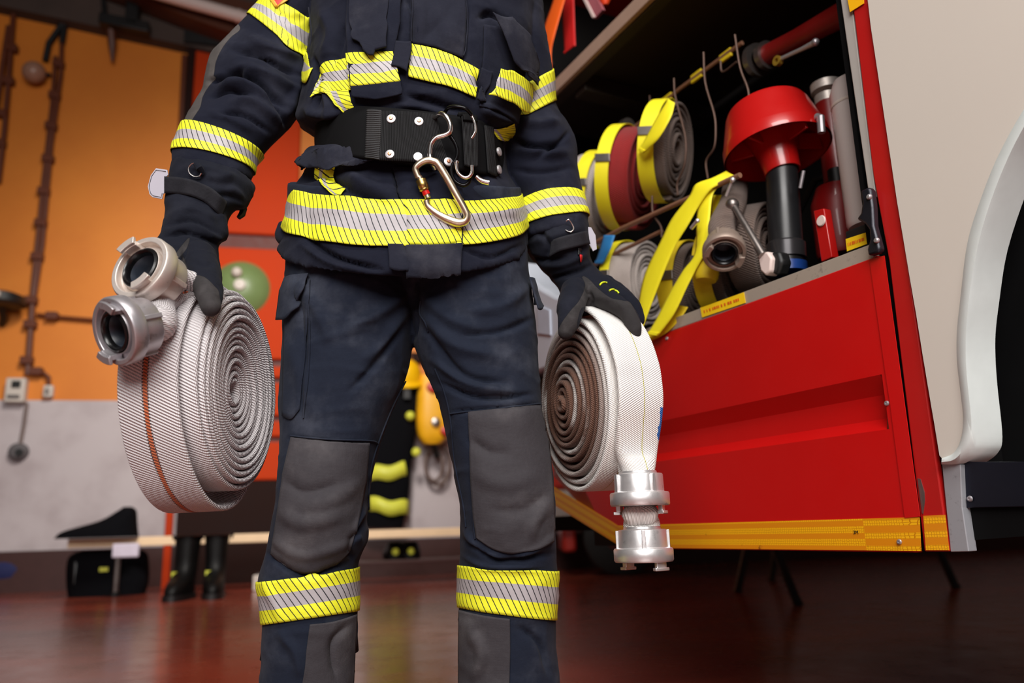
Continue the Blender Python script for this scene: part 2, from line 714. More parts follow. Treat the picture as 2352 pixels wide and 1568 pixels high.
# sectional door
M_DOOR = plain('orange_red_door_paint', (190, 58, 16), 0.7, spec=.15, var=0.12, scale=1.5)
M_DOORD = plain('dark_door_gap', (92, 30, 16), 0.6)
d = thing('door_1', None, None, Wl(540, 1260)); d['kind'] = 'structure'
sL, sR = wall_s(Wl(449, 140, .05)), wall_s(Wl(690, 330, .05))
ys = [(120, 540), (572, 826), (842, 868), (880, 956), (968, 1004), (1016, 1104)]
for a, b in ys:
    za, zc = Wl(560, a, .05).z, Wl(560, b, .05).z
    MB().box(wall_xyz((sL + sR) / 2, (za + zc) / 2, .06), wd * (sR - sL) / 2, WN * .04, Z * (za - zc) / 2).build('door_panel', M_DOOR, d, smooth=0, bevel=0.02)
zt, zm = Wl(560, 120, .05).z, Wl(560, 1104, .05).z
MB().box(wall_xyz((sL + sR) / 2, (zt + zm) / 2, .02), wd * (sR - sL) / 2, WN * .03, Z * (zt - zm) / 2).build('door_backing', M_DOORD, d, smooth=0)
M_DKBRN = plain('dark_brown_kick_board', (36, 17, 13), 0.7, spec=.15, var=0.25, scale=3)
MB().box(wall_xyz((sL + sR) / 2 + .1, zm / 2, .04), wd * ((sR - sL) / 2), WN * .04, Z * zm / 2).build('door_panel', M_DKBRN, d, smooth=0)
for s in (sL - .04, sL + .1 - .06):
    pass
MB().box(wall_xyz(sL - .03, (zt + zd) / 2, .07), wd * .035, WN * .07, Z * (zt - zd) / 2).build('door_frame', M_DKBRN, d, smooth=0)
MB().box(wall_xyz(sL + .045, zm / 2, .1), wd * .03, WN * .02, Z * zm / 2).build('door_frame', M_DOOR, d, smooth=0)
MB().box(wall_xyz((sL + sR) / 2, zt + .06, .1), wd * ((sR - sL) / 2 + .1), WN * .1, Z * .1).build('door_frame', M_BLACK, d, smooth=0)

# green bell on the door
M_GREEN = plain('green_enamel', (112, 132, 82), 0.35, var=0.1)
M_STEEL = plain('worn_steel', (150, 142, 138), 0.35, metal=0.9, var=0.15, scale=30)
M_PALE = plain('pale_plastic', (205, 195, 185), 0.5, var=0.06)
bl = thing('alarm_bell', 'round green alarm bell fixed to the orange-red door', 'bell', Wl(553, 662, .1))
c = Wl(553, 662, .1)
MB().lathe([(0, 0.12), (.07, .115), (.16, .09), (.24, .045), (.275, .0), (.26, -.02), (0, -.02)], c, WN, 40, False).build('dome', M_GREEN, bl)
MB().lathe([(0, .15), (.05, .145), (.06, .11), (0, .10)], c, WN, 20, False).build('hub', M_PALE, bl)
MB().sphere(c + WN * .13 + Z * .12 - wd * .03, .05, 14).build('striker', M_PALE, bl)

# conduits, switches and lamps on the wall
M_COND = plain('painted_conduit', (96, 44, 20), 0.5, var=0.2, scale=8)
M_CONDG = plain('grey_conduit', (110, 92, 86), 0.5, var=0.2, scale=8)


def conduit(name, label, lines, clips, r=.02, mat=None, off=.05, cr=.035):
    g = thing(name, label, 'conduit', Wl(*lines[0][0], off))
    for L in lines:
        MB().tube([Wl(x, y, off) for x, y in L], r, 8).build('pipe', mat or M_COND, g)
    for x, y in clips:
        p = Wl(x, y, off)
        MB().box(p, wd * cr * 1.4, WN * (off * .9), Z * cr).build('clip', mat or M_COND, g, bevel=.005)
    return g


conduit('cable_conduit', 'tall pair of brown conduits with clips running down the orange wall', [[(128, 130), (122, 220), (100, 420), (76, 660), (62, 860)], [(142, 100), (140, 170), (118, 330), (98, 560), (76, 700), (66, 860)]],
        [(135, 148), (126, 220), (118, 290), (111, 365), (101, 440), (94, 513), (86, 590), (72, 690), (70, 745), (62, 828)], .022)
conduit('cable_conduit', 'brown conduit at the left border of the orange wall', [[(32, 20), (20, 180), (10, 300), (-4, 420)], [(20, 60), (6, 150), (-8, 250)]], [(28, 112), (20, 187), (4, 262), (0, 330)], .026)
conduit('cable_conduit', 'short horizontal brown pipe branching off the conduit pair', [[(84, 722), (140, 728), (240, 736)]], [(120, 726)], .016)
conduit('cable_conduit', 'brown drain pipe beside the orange-red door frame', [[(424, 128), (416, 300), (400, 560), (386, 800)]], [(414, 330)], .03)
conduit('cable_conduit', 'thin grey cable hanging between the switch box and the plug', [[(62, 925), (56, 970), (46, 1024)]], [], .014, M_CONDG)
conduit('cable_conduit', 'brown bent pipe dropping to the small switch box', [[(66, 852), (100, 856), (112, 866), (112, 890)]], [(84, 853)], .018)
conduit('cable_conduit', 'black cable loop dropping from the dark lintel to the conduit pair', [[(170, -30), (166, 30), (140, 60), (112, 100), (104, 140)], [(168, 20), (150, 50), (142, 100)]], [(158, 40)], .03, M_BLACK)


def wallbox(name, label, cat, px, py, w, h, dep, mat, bits=()):
    g = thing(name, label, cat, Wl(px, py, 0))
    p = Wl(px, py, dep / 2)
    MB().box(p, wd * w / 2, WN * dep / 2, Z * h / 2).build('body', mat, g, bevel=.012)
    for (dx, dz, bw, bh, m, nm) in bits:
        MB().box(p + wd * dx + Z * dz + WN * (dep / 2 + .008), wd * bw / 2, WN * .01, Z * bh / 2).build(nm, m, g, bevel=.004)
    return g


wallbox('switch_box', 'large pale switch box on the edge of the grey dado', 'switch', 38, 897, .16, .22, .1, M_PALE, [(.01, .05, .07, .06, M_BLACK, 'rocker'), (0, -.06, .1, .03, M_STEEL, 'plate')])
wallbox('switch_box', 'small pale switch under the bent brown pipe', 'switch', 112, 899, .08, .11, .07, M_PALE, [(0, 0, .03, .05, M_STEEL, 'rocker')])
pl = thing('plug_socket', 'dark grey plug socket low on the grey dado', 'socket', Wl(45, 1038))
MB().lathe([(0, .09), (.05, .085), (.075, .06), (.08, 0), (0, 0)], Wl(45, 1038, 0), WN, 24, False).build('body', plain('grey_socket', (92, 88, 90), .5), pl)
MB().lathe([(.03, .0), (.03, .02), (0, .02)], Wl(45, 1038, .085), WN, 16, False).build('cap', M_BLACK, pl)
gl = thing('globe_lamp', 'unlit round globe lamp on the orange wall', 'lamp', Wl(78, 165))
MB().sphere(Wl(78, 166, .14), .105, 20).build('globe', plain('frosted_globe', (160, 120, 100), .35, var=.1), gl)
MB().lathe([(0, 0), (.06, 0), (.06, .06), (0, .06)], Wl(80, 164, 0), WN, 20).build('base', M_BLACK, gl)
MB().tube([Wl(95, 175, .05), Wl(106, 170, .05), Wl(116, 172, .05)], .02, 8).build('arm', M_BLACK, gl)
br = thing('wall_bracket', 'black cross-shaped bracket hanging on the concrete lintel', 'bracket', Wl(290, 60))
MB().box(Wl(287, 56, .26), (Wl(345, 68, .26) - Wl(230, 45, .26)) / 2, WN * .05, Z * .055).build('arm', M_BLACK, br, bevel=.01)
MB().box(Wl(305, 32, .26), wd * .06, WN * .05, Z * .14).build('post', M_BLACK, br, bevel=.01)
MB().tube([Wl(238, 0, .24), Wl(240, 30, .24), Wl(246, 50, .24)], .025, 8).build('cable', M_BLACK, br)
MB().tube([Wl(254, 60, .2), Wl(257, 100, .12), Wl(258, 142, .1)], [.045, .04, .01], 8).build('tail', M_BROWN, br)
fl = thing('flood_lamp', 'black wall lamp with pale glass at the left border', 'lamp', Wl(10, 705))
p = Wl(2, 688, .25)
MB().lathe([(0, .06), (.12, .06), (.19, .03), (.2, -.04), (.17, -.06), (0, -.06)], p, Z, 28, False).build('housing', M_BLACK, fl)
MB().box(p - wd * .05 + WN * .16, wd * .11, WN * .05, Z * .025).build('glass', M_PALE, fl, bevel=.01)
MB().tube([p, Wl(8, 730, .1), Wl(4, 745, .02)], .03, 8).build('arm', M_BLACK, fl)

# ================================================================ bench, bag and boots along the wall
M_PINE = plain('bare_pine', (240, 208, 168), 0.55, var=0.12, scale=6)
bz = 0.40
b0 = P(168, 1258, 6.35); b0.z = bz
b1 = b0 + wd * 3.7
bn = thing('bench', 'long low pine bench standing along the back wall', 'bench', (b0.x, b0.y, 0))
mid = (b0 + b1) / 2
for k in (-1, 1):
    q = mid + WN * .085 * k
    MB().box((q.x, q.y, bz), wd * 1.85, WN * .075, Z * .034).build('seat_plank', M_PINE, bn, smooth=0, bevel=.006)
for s in (.35, 1.9, 3.3):
    for k in (-1, 1):
        q = b0 + wd * s + WN * .12 * k
        MB().tube([(q.x, q.y, bz - .02), (q.x + .02 * 0, q.y, .2), (q.x, q.y, .01)], .02, 10).build('leg', M_STEEL, bn)
        MB().tube([(q.x, q.y, .035), (q.x, q.y, 0)], .035, 10).build('foot', M_BLACK, bn)
zs = 0.19
q = b0 + wd * 2.8
MB().box((q.x, q.y, zs - .012), wd * .85, WN * .14, Z * .012).build('lower_shelf', M_DARKRED, bn, smooth=0, bevel=.004)
M_NAVYBG = plain('dark_navy_cloth', (9, 9, 13), .9, spec=.1, var=.3, scale=10, bump=.5, bscale=20, bdist=.01)
M_HIVISBG = plain('lime_reflective_tape', (214, 216, 70), .5, var=.2, scale=9)
M_BOOT = plain('black_boot_leather', (11, 10, 10), .5, spec=.2, var=.3, scale=14, bump=.4, bscale=60, bdist=.003)

# equipment bag: a slumped lump of cloth on the bench end and one standing in front
c = P(268, 1260, 6.2); c.z = 0
bag = thing('equipment_bag', 'black equipment bag standing on the floor under the left end of the bench', 'bag', (c.x - .2, c.y + .32, 0))
me_mb = MB()
R_ = []
for (z, w_, d_, dx) in [(0, .27, .13, 0), (.1, .29, .14, 0), (.24, .29, .14, -.01), (.31, .27, .13, -.01), (.345, .2, .1, .0)]:
    C_ = c + Vector((-.2, .32, 0)) + wd * dx
    R_.append((C_.x, C_.y, z) + tuple(wd * w_) + tuple(WN * d_) + (3.2,))
add_closed(me_mb, loft(R_, 48, 8))
MB_ = me_mb.build('body', M_NAVYBG, bag, smooth=70)
MB().tube([c + Vector((-.40, .20, .33)), c + Vector((-.38, .16, .24)), c + Vector((-.38, .17, .1))], .02, 8).build('strap', M_BLACK, bag)
MB().box(c + Vector((-.17, .175, .2)), wd * .03, WN * .012, Z * .015).build('tape', M_HIVISBG, bag)
jk = thing('folded_jacket', 'dark navy turnout jacket heaped on the left end of the bench', 'jacket', (c.x, c.y + .1, bz))
mm = MB()
R_ = []
for (z, x0, x1, d_) in [(bz + .037, -.46, .12, .16), (bz + .09, -.40, .11, .15), (bz + .16, -.16, .10, .12), (bz + .23, -.04, .09, .08), (bz + .26, .0, .06, .05)]:
    C_ = c + wd * (x0 + x1) / 2 + Vector((0, .06, 0))
    R_.append((C_.x, C_.y, z) + tuple(wd * (x1 - x0) / 2) + tuple(WN * d_) + (2.4,))
add_closed(mm, loft(R_, 40, 8))
mm.build('cloth', M_NAVYBG, jk, smooth=80)
q = c + wd * .1 + WN * .17
MB().box((q.x, q.y, bz - .06), wd * .09, WN * .02, Z * .05).build('tag', plain('white_tag', (210, 200, 215), .6), jk, bevel=.01)
bp = hit_floor(18, 1360)
bk = thing('rolled_bag', 'dark blue bag lying on the floor at the left border', 'bag', bp)
mm = MB(); chain(mm, [(bp + wd * -.5 + Z * .17, .15), (bp + Z * .19, .17), (bp + wd * .14 + Z * .15, .13)])
mm.build('body', plain('dark_blue_cloth', (24, 30, 78), .8, var=.3), bk, smooth=80)
MB().tube([bp + Z * .365 - wd * .2, bp + Z * .40 - wd * .1, bp + Z * .37], .012, 8).build('handle', M_BLACK, bk)


def boot(label, base, fwd, H=.40, group=None, name='boot', s=1.0, tab=True):
    fwd = fwd.normalized(); side = Vector((-fwd.y, fwd.x, 0))
    g = thing(name, label, 'boot', base, group)
    mb = MB()
    R_ = []
    for z, f0, f1, w_ in [(.012, -.07, .235, .052), (.05, -.075, .235, .056), (.085, -.075, .20, .056), (.12, -.072, .12, .055), (.17, -.07, .075, .056), (.25, -.075, .068, .06), (.33, -.085, .07, .068), (H, -.095, .085, .078)]:
        C_ = base + fwd * (f0 + f1) / 2 * s
        R_.append((C_.x, C_.y, base.z + z * s) + tuple(side * w_ * s) + tuple(fwd * (f1 - f0) / 2 * s) + (2.4,))
    add_closed(mb, loft(R_, 32, 6))
    mb.build('shaft', M_BOOT, g, smooth=75)
    C_ = base + fwd * .08 * s
    mb = MB(); R_ = []
    for z in (0, .012, .03):
        R_.append((C_.x, C_.y, base.z + z * s) + tuple(side * .06 * s) + tuple(fwd * .165 * s) + (2.8,))
    add_closed(mb, loft(R_, 32, 4)); mb.build('sole', M_BLACK, g, smooth=50)
    C_ = base - fwd * .004 * s + Z * (H - .02) * s
    if tab:
        for k in (-1, 1):
            MB().tube([C_ + side * .076 * k * s, C_ + side * .085 * k * s + Z * .035, C_ + side * .07 * k * s + Z * .02], .008, 6).build('pull_loop', M_BOOT, g)
        MB().box(base - side * .04 + fwd * .075 * s + Z * .17, side * .02, fwd * .02, Z * .016).build('tape', M_HIVISBG, g)
    return g


fw = Vector((-.25, -1, 0))
boot('left one of the black boots standing in front of the bench', hit_floor(424, 1374), Vector((.05, -1, 0)), .33, 'boots standing by the bench', s=1.3)
boot('right one of the black boots standing in front of the bench', hit_floor(492, 1370), Vector((.3, -1, 0)), .33, 'boots standing by the bench', s=1.3)
wx = hit_floor(604, 1356)
bx = thing('floor_block', 'small pale block on the red floor behind the knee', 'block', wx)
MB().box(wx + Z * .06, (.07, 0, 0), (0, .05, 0), (0, 0, .06)).build('body', M_PALE, bx, bevel=.01)
MB().box(wx + Z * .125, (.05, 0, 0), (0, .035, 0), (0, 0, .008)).build('lid', M_STEEL, bx, bevel=.004)

# ---------------------------------------------------------------- cloakroom gear seen between the legs
hr = thing('coat_rack', 'dark hook rail on the wall behind the hanging gear', 'coat rack', Wl(930, 822))
MB().box(Wl(980, 822, .03), wd * .5, WN * .03, Z * .05).build('rail', M_DKBRN, hr, bevel=.01)
for x in (905, 945, 990, 1035):
    MB().tube([Wl(x, 822, .06), Wl(x, 830, .12), Wl(x, 818, .15)], .012, 6).build('hook', M_STEEL, hr)
he = thing('fire_helmet', 'yellow fire helmet hanging above the dark trousers', 'helmet', Wl(930, 862, .25))
M_YEL = plain('yellow_shell', (246, 190, 14), .3, var=.06)
M_YEL2 = plain('yellow_casing', (240, 176, 20), .45, var=.12)
M_REDP = plain('red_plastic', (186, 30, 26), .4, var=.1)
p = Wl(932, 868, .25)
MB().lathe([(0, .19), (.07, .175), (.12, .13), (.15, .05), (.155, 0), (.19, -.03), (.19, -.045), (.14, -.02), (.13, 0)], p, (Z + WN * .5).normalized(), 32, False).build('shell', M_YEL, he)
MB().box(p + WN * .1 - Z * .12, wd * .03, WN * .02, Z * .1).build('strap', M_BLACK, he)
tr = thing('turnout_trousers', 'dark turnout trousers with two lime bands hanging on the wall', 'trousers', Wl(890, 1215, .2))
mm = MB(); R_ = []
for (y, x0, x1, d_) in [(885, 905, 965, .1), (960, 885, 960, .11), (1060, 845, 945, .1), (1130, 842, 940, .09), (1212, 835, 925, .08)]:
    A_, B_ = Wl(x0, y, .2), Wl(x1, y, .2)
    R_.append(tuple((A_ + B_) / 2) + tuple((B_ - A_) / 2) + tuple(WN * d_) + (2.6,))
add_closed(mm, loft(R_, 40, 6)); mm.build('cloth', M_NAVYBG, tr, smooth=70)
for (a, b, sl) in [(1062, 1096, 12), (1152, 1186, -10)]:
    g = []
    for y in (a, b):
        row = []
        for k in range(13):
            f = k / 12
            row.append(Wl(842 + 98 * f, y + sl * (1 - f) - 4 * math.sin(f * 9), .2) + WN * (.115 * math.sqrt(max(0, 1 - (2 * f - 1) ** 2)) + .01))
        g.append(row)
    MB().grid(g).build('reflective_band', M_HIVISBG, tr, smooth=80, solid=.006)
bpk = thing('breathing_apparatus', 'yellow breathing apparatus case hanging right of the yellow helmet', 'breathing apparatus', Wl(985, 940, .25))
mm = MB(); R_ = []
for (y, x0, x1, d_) in [(862, 962, 1030, .08), (900, 958, 1034, .12), (960, 955, 1036, .13), (1000, 960, 1030, .11), (1020, 972, 1012, .07)]:
    A_, B_ = Wl(x0, y, .25), Wl(x1, y, .25)
    R_.append(tuple((A_ + B_) / 2) + tuple((B_ - A_) / 2) + tuple(WN * d_) + (3.0,))
add_closed(mm, loft(R_, 40, 6)); mm.build('case', M_YEL2, bpk, smooth=60)
for (x, y, m, nm, r) in [(993, 890, M_REDP, 'valve', .06), (1000, 970, M_STEEL, 'gauge', .05), (1022, 990, M_REDP, 'knob', .05)]:
    MB().lathe([(0, .06), (r * .8, .05), (r, 0), (0, 0)], Wl(x, y, .36), WN, 18, False).build(nm, m, bpk)
for x in (942, 1000):
    MB().tube([Wl(x, 950, .3), Wl(x - 4, 1010, .22), Wl(x + 4, 1050, .15)], .03, 8).build('strap', M_BLACK, bpk)
for x, y in ((942, 955), (956, 1038)):
    MB().sphere(Wl(x, y, .34), .045, 12).build('buckle', M_HIVISBG, bpk)
cw = thing('hose_loop', 'grey hose looped on the wall under the yellow apparatus', 'hose', Wl(1005, 1060, .1))
for dx, r1, r2 in ((0, 28, 46), (-8, 20, 38)):
    MB().tube([Wl(1005 + dx + r1 * math.cos(q), 1066 + r2 * math.sin(q), .1 + .03 * (dx != 0)) for q in np.linspace(0, 2 * math.pi, 25)[:-1]], .018, 8, closed=True).build('coil', M_CONDG, cw)
for k, (x, lab) in enumerate([(905, 'low dark shoe with a lime dot under the bench, left of the pair'), (940, 'low dark shoe with a lime dot under the bench, right of the pair')]):
    q = b0 + wd * 3.0
    p = P(x, 1285, q.y + .02 * k); p.z = zs
    g = thing('shoe', lab, 'shoe', p, 'shoes under the bench')
    mm = MB(); R_ = []
    for z, a, b in [(0, .09, .14), (.05, .095, .14), (.1, .08, .11), (.14, .06, .07)]:
        R_.append((p.x, p.y + (.04 if z > .09 else 0), p.z + z) + tuple(wd * a) + tuple(WN * b) + (2.5,))
    add_closed(mm, loft(R_, 28, 5)); mm.build('upper', M_BOOT, g, smooth=70)
    MB().sphere(p + WN * .13 + Z * .06, .032, 12).build('badge', M_HIVISBG, g)

# ---------------------------------------------------------------- far vehicle and trestle seen under the fire truck
fv = thing('parked_vehicle', 'red and grey vehicle with a black wheel parked far behind the truck', 'vehicle', (1.2, 7.0, 0))
M_FARR = plain('far_red_paint', (170, 44, 34), .35, var=.1)
M_FARG = plain('far_grey_sill', (140, 128, 122), .5, var=.1)
M_TYRE = plain('tyre_rubber', (20, 19, 19), .75, var=.2)
MB().abox((.30, 7.0, .72), (2.0, 8.0, 2.2)).build('cab', M_FARR, fv, bevel=.06)
MB().abox((.26, 6.92, .47), (2.0, 8.0, .72)).build('sill', M_FARG, fv, bevel=.04)
MB().abox((.38, 7.1, .2), (.5, 7.9, .5)).build('tow_bar', M_FARR, fv, bevel=.03)
for x in (.88,):
    MB().lathe([(.14, -.12), (.27, -.12), (.32, -.09), (.32, .09), (.27, .12), (.14, .12)], (x, 7.1, .32), (0, 1, 0), 40).build('wheel', M_TYRE, fv)
    MB().lathe([(0, -.13), (.05, -.15), (.145, -.10), (.145, .08), (0, .08)], (x, 7.1, .32), (0, 1, 0), 30, False).build('hub', plain('wheel_hub', (90, 40, 36), .5), fv)
ts = thing('trestle_stand', 'folding trestle with dark splayed legs on the floor beyond the truck', 'trestle', (1.6, 4.6, 0))
ft = [hit_floor(1694, 1360), hit_floor(1834, 1390), hit_floor(1772, 1335), hit_floor(2196, 1350)]
tp = [P(1714, 1262, ft[0].y), P(1782, 1262, ft[1].y), P(1780, 1262, ft[2].y), P(2156, 1262, ft[3].y)]
for a, b in zip(ft, tp):
    dv = (b - a).normalized()
    MB().tube([a, a + dv * .02, a + dv * (0.37 / dv.z)], [.03, .024, .022], 10).build('leg', M_BLACK, ts)
e = [a + (b - a).normalized() * (.365 / (b - a).normalized().z) for a, b in zip(ft, tp)]
MB().tube([e[0], e[2], e[3]], .03, 10).build('top_bar', M_BLACK, ts)
MB().tube([e[0], e[1]], .03, 10).build('top_bar', M_BLACK, ts)
# ================================================================ hose and coupling kit
def section(hw, ht):
    """cross-section of a flat hose from the inner seam round over the outer side; (x, y, v)"""
    ht = min(ht, hw)
    pts = [(0, -ht), (-(hw - ht) * .5, -ht)]
    for k in range(7):
        q = math.radians(-90 - 30 * k)
        pts.append((-(hw - ht) + ht * math.cos(q), ht * math.sin(q)))
    pts += [(-(hw - ht) * .5, ht), (0, ht), ((hw - ht) * .5, ht)]
    for k in range(7):
        q = math.radians(90 - 30 * k)
        pts.append(((hw - ht) + ht * math.cos(q), ht * math.sin(q)))
    pts += [((hw - ht) * .5, -ht), (0, -ht)]
    v, acc = [0.0], 0.0
    for a, b in zip(pts, pts[1:]):
        acc += math.hypot(b[0] - a[0], b[1] - a[1]); v.append(acc)
    mid = v[10]
    return [(x, y, w - mid) for (x, y), w in zip(pts, v)]


def sweep_flat(mb, pts, wdir, hw, ht, u0=0.0, flip=1):
    """flat woven hose along a path; outer side = tangent x width (times flip)"""
    N = len(pts)
    hw = hw if hasattr(hw, '__len__') else [hw] * N
    ht = ht if hasattr(ht, '__len__') else [ht] * N
    G, UV, u = [], [], u0
    for i, p in enumerate(pts):
        t = (pts[min(i + 1, N - 1)] - pts[max(i - 1, 0)]).normalized()
        w = wdir[i] if isinstance(wdir, list) else wdir
        w = (w - t * w.dot(t)).normalized()
        n = t.cross(w) * flip
        if i:
            u += (p - pts[i - 1]).length
        S = section(hw[i], ht[i])
        G.append([p + w * x + n * y for x, y, _ in S])
        UV.append([(u, v) for _, _, v in S])
    mb.grid(G, UV)
    for row, uv in ((G[0], UV[0]), (G[-1], UV[-1])):
        mb.add(row, [tuple(range(len(row) - 1))], uv)
    return u


def roll_path(C, a, up, h, r0, pitch, turns, th_end, sx=1.0, sy=1.0, off=None, seg=64, sign=1, wob=0.0, seed=1):
    """spiral ending at angle th_end (degrees, from h towards up), outermost radius last"""
    N = int(turns * seg)
    rnd = random.Random(seed)
    ph = [rnd.uniform(0, 6.28) for _ in range(8)]
    pts = []
    for i in range(N + 1):
        f = i / N
        th = math.radians(th_end) - sign * 2 * math.pi * turns * (1 - f)
        k = turns * f
        r = r0 + pitch * k + wob * (math.sin(2 * th + ph[0] + k * .7) + .6 * math.sin(3 * th + ph[1] + k * 1.3)) * (0.4 + 0.6 * (1 - f))
        o = off(f, th, turns * (1 - f)) if off else 0.0
        pts.append(C + h * (r * sx * math.cos(th)) + up * (r * sy * math.sin(th)) + a * o)
    return pts


def weave(name, base, shade, stripe=None, tint=None, marks=None, rope=0.0046, deep=.46):
    """woven hose jacket: twill bump along u (length) and v (round), optional coloured stripe on the outer side"""
    t = NT(name)
    u, v, _ = t.sep(t.uv())
    o = t.obj()
    tw = t.math('SINE', t.math('MULTIPLY', t.math('ADD', t.math('MULTIPLY', u, 1 / rope), t.math('MULTIPLY', v, .55 / rope)), 6.2832))
    rb = t.math('SINE', t.math('MULTIPLY', t.math('SUBTRACT', t.math('MULTIPLY', v, 1 / .0026), t.math('MULTIPLY', u, .2 / .0026)), 6.2832))
    hgt = t.math('MULTIPLY_ADD', rb, .45, tw)
    dirt = t.ramp(t.noise(o, 14, 6, .65), .42, .75)
    c = t.mix(t.math('MULTIPLY', dirt, .35), col(*base), col(*shade))
    c = t.mix(t.math('MULTIPLY', t.ramp(hgt, .2, -1.2), deep), c, col(*[q * .55 for q in shade]))  # shade in the weave valleys painted into the colour
    if tint:
        rgb, u_lo, u_hi = tint
        f = t.math('MULTIPLY', t.ramp(t.math('ADD', u, t.math('MULTIPLY', t.noise(o, 10, 3), .5)), u_hi, u_lo), t.ramp(t.math('ADD', t.math('SINE', t.math('MULTIPLY', u, 9.0)), t.math('MULTIPLY', t.noise(o, 30, 3), 1.2)), -.75, .1))
        c = t.mix(f, c, col(*rgb))
    if stripe:
        v0, w, rgb, edge = stripe
        dv = t.math('ABSOLUTE', t.math('SUBTRACT', v, v0))
        c = t.mix(t.math('LESS_THAN', dv, w), c, t.mix(t.ramp(tw, -.2, .6), col(*[q * .62 for q in rgb]), col(*rgb)))  # stripe colour darkened in the twill valleys as well
        if edge:
            m = t.math('MULTIPLY', t.math('GREATER_THAN', dv, w), t.math('LESS_THAN', dv, w + .0017))
            m = t.math('MULTIPLY', m, t.math('GREATER_THAN', t.math('FRACT', t.math('MULTIPLY', u, 1 / .0044)), .42))
            c = t.mix(m, c, (.004, .004, .012, 1))
    for (ua, ub, va, vb, rgb) in marks or ():
        e = t.math('MULTIPLY', t.math('SUBTRACT', t.noise(o, 90, 3), .5), .012)
        uu = t.math('ADD', u, e); vv = t.math('ADD', v, e)
        m = t.math('MULTIPLY', t.math('MULTIPLY', t.math('GREATER_THAN', uu, ua), t.math('LESS_THAN', uu, ub)), t.math('MULTIPLY', t.math('GREATER_THAN', vv, va), t.math('LESS_THAN', vv, vb)))
        c = t.mix(m, c, col(*rgb))
    return t.fin(c, .62, 0.0, t.bump(hgt, .95, .0012 if rope > .004 else .0005), Sheen_Weight=.1)


def alu(name, rgb, rough, var=.2, metal=.92):
    t = NT(name)
    o = t.obj()
    n1 = t.noise(o, 55, 6, .7)
    c = t.mix(t.math('MULTIPLY', t.ramp(n1, .56, .72), .45), col(*rgb), col(*[q * .55 for q in rgb]))
    r = t.math('MULTIPLY_ADD', n1, .25, rough - .1)
    return t.fin(c, r, metal, t.bump(t.noise(o, 120, 4), .12, .0008))


M_ALU_W = alu('worn_aluminium', (222, 212, 204), .46, metal=.62)
M_ALU_B = alu('bright_aluminium', (228, 226, 226), .36, metal=.8)
M_ALU_D = alu('dark_aluminium', (192, 188, 192), .38, metal=.75)
M_RUB = plain('black_rubber_seal', (14, 14, 16), .28, var=.2, scale=30)
M_BORE = plain('dark_bore_lining', (40, 46, 56), .35, var=.35, scale=25)


def coupling(parent, face, axis, mat, roll=0.0, R=.049, name='coupling', ribs=4, ref=None):
    """claw coupling of a hose; face = centre of the front plane, axis = direction it faces"""
    ax = Vector(axis).normalized()
    face = Vector(face)
    k = R / .049
    e = (ref or ax.orthogonal()); e = (e - ax * e.dot(ax)).normalized()
    g = ax.cross(e)
    e, g = e * math.cos(roll) + g * math.sin(roll), g * math.cos(roll) - e * math.sin(roll)
    mb = MB()
    # swivelling lug ring with a recessed cam track, then the tail-piece body
    prof = [(.0470, 0), (.0490, -.003), (.0490, -.0195), (.0475, -.022), (.0408, -.023), (.0402, -.050), (.0392, -.052), (.0310, -.0525), (.0300, -.057), (.0262, -.057),
            (.0262, -.03), (.0300, -.03), (.0300, -.004), (.0312, -.0015), (.0325, -.004), (.0325, -.011), (.0395, -.011), (.0395, -.001), (.0405, 0)]
    mb.lathe([(r * k, z * k) for r, z in prof], face, ax, 72)
    for q in range(ribs):
        A = 2 * math.pi * (q + .5) / ribs
        d = e * math.cos(A) + g * math.sin(A); s = ax.cross(d)
        mb.box(face + d * .0412 * k - ax * .0365 * k, d * .0032 * k, s * .0032 * k, ax * .0145 * k)
    o = mb.build(name, mat, parent, smooth=38, bevel=.0007)
    # claws
    for q in (0, 1):
        mb = MB()
        A0 = math.pi * q
        for (a0, a1, r0, r1, z0, z1) in [(-.30, .30, .0325, .0400, -.010, .009), (-.30, .42, .0335, .0445, .0085, .0135)]:
            G = []
            for j in range(9):
                A = A0 + a0 + (a1 - a0) * j / 8
                d = e * math.cos(A) + g * math.sin(A)
                G.append([face + d * r * k + ax * z * k for r, z in ((r0, z0), (r1, z0), (r1, z1), (r0, z1))])
            mb.grid(G, closed_u=True)
            n0 = len(mb.v) - 36
            mb.f.append((n0, n0 + 1, n0 + 2, n0 + 3)); mb.f.append((n0 + 35, n0 + 34, n0 + 33, n0 + 32))
        mb.build('claw', mat, o, smooth=35, bevel=.0009)
    mb = MB().lathe([(r * k, z * k) for r, z in [(.0302, -.006), (.0292, -.0005), (.0265, .0008), (.0240, -.001), (.0232, -.008), (.0232, -.03), (.0302, -.03)]], face, ax, 56)
    mb.build('seal', M_RUB, o, smooth=50)
    mb = MB().lathe([(r * k, z * k) for r, z in [(.0262, -.008), (.0228, -.010), (.0226, -.050), (.0, -.053), (0, -.055), (.0262, -.055)]], face, ax, 48, False)
    mb.build('bore', M_BORE, o, smooth=60)
    MB().lathe([(.0262 * k, -.0035 * k), (.0256 * k, -.0028 * k), (.0250 * k, -.0035 * k), (.0256 * k, -.006 * k)], face, ax, 48).build('bore_ring', mat, o, smooth=60)
    return o


def band_ring(mb, C, a, up, h, r, hw, th=.0012, sx=1, sy=1, seg=64, off=0.0, q0=0, q1=360):
    G = []
    full = abs(q1 - q0) >= 360
    for i in range(seg + 1):
        q = math.radians(q0 + (q1 - q0) * i / seg)
        d = h * (sx * math.cos(q)) + up * (sy * math.sin(q))
        G.append([C + d * r + a * (off - hw), C + d * r + a * (off + hw), C + d * (r + th) + a * (off + hw), C + d * (r + th) + a * (off - hw)])
    mb.grid(G, closed_u=True)
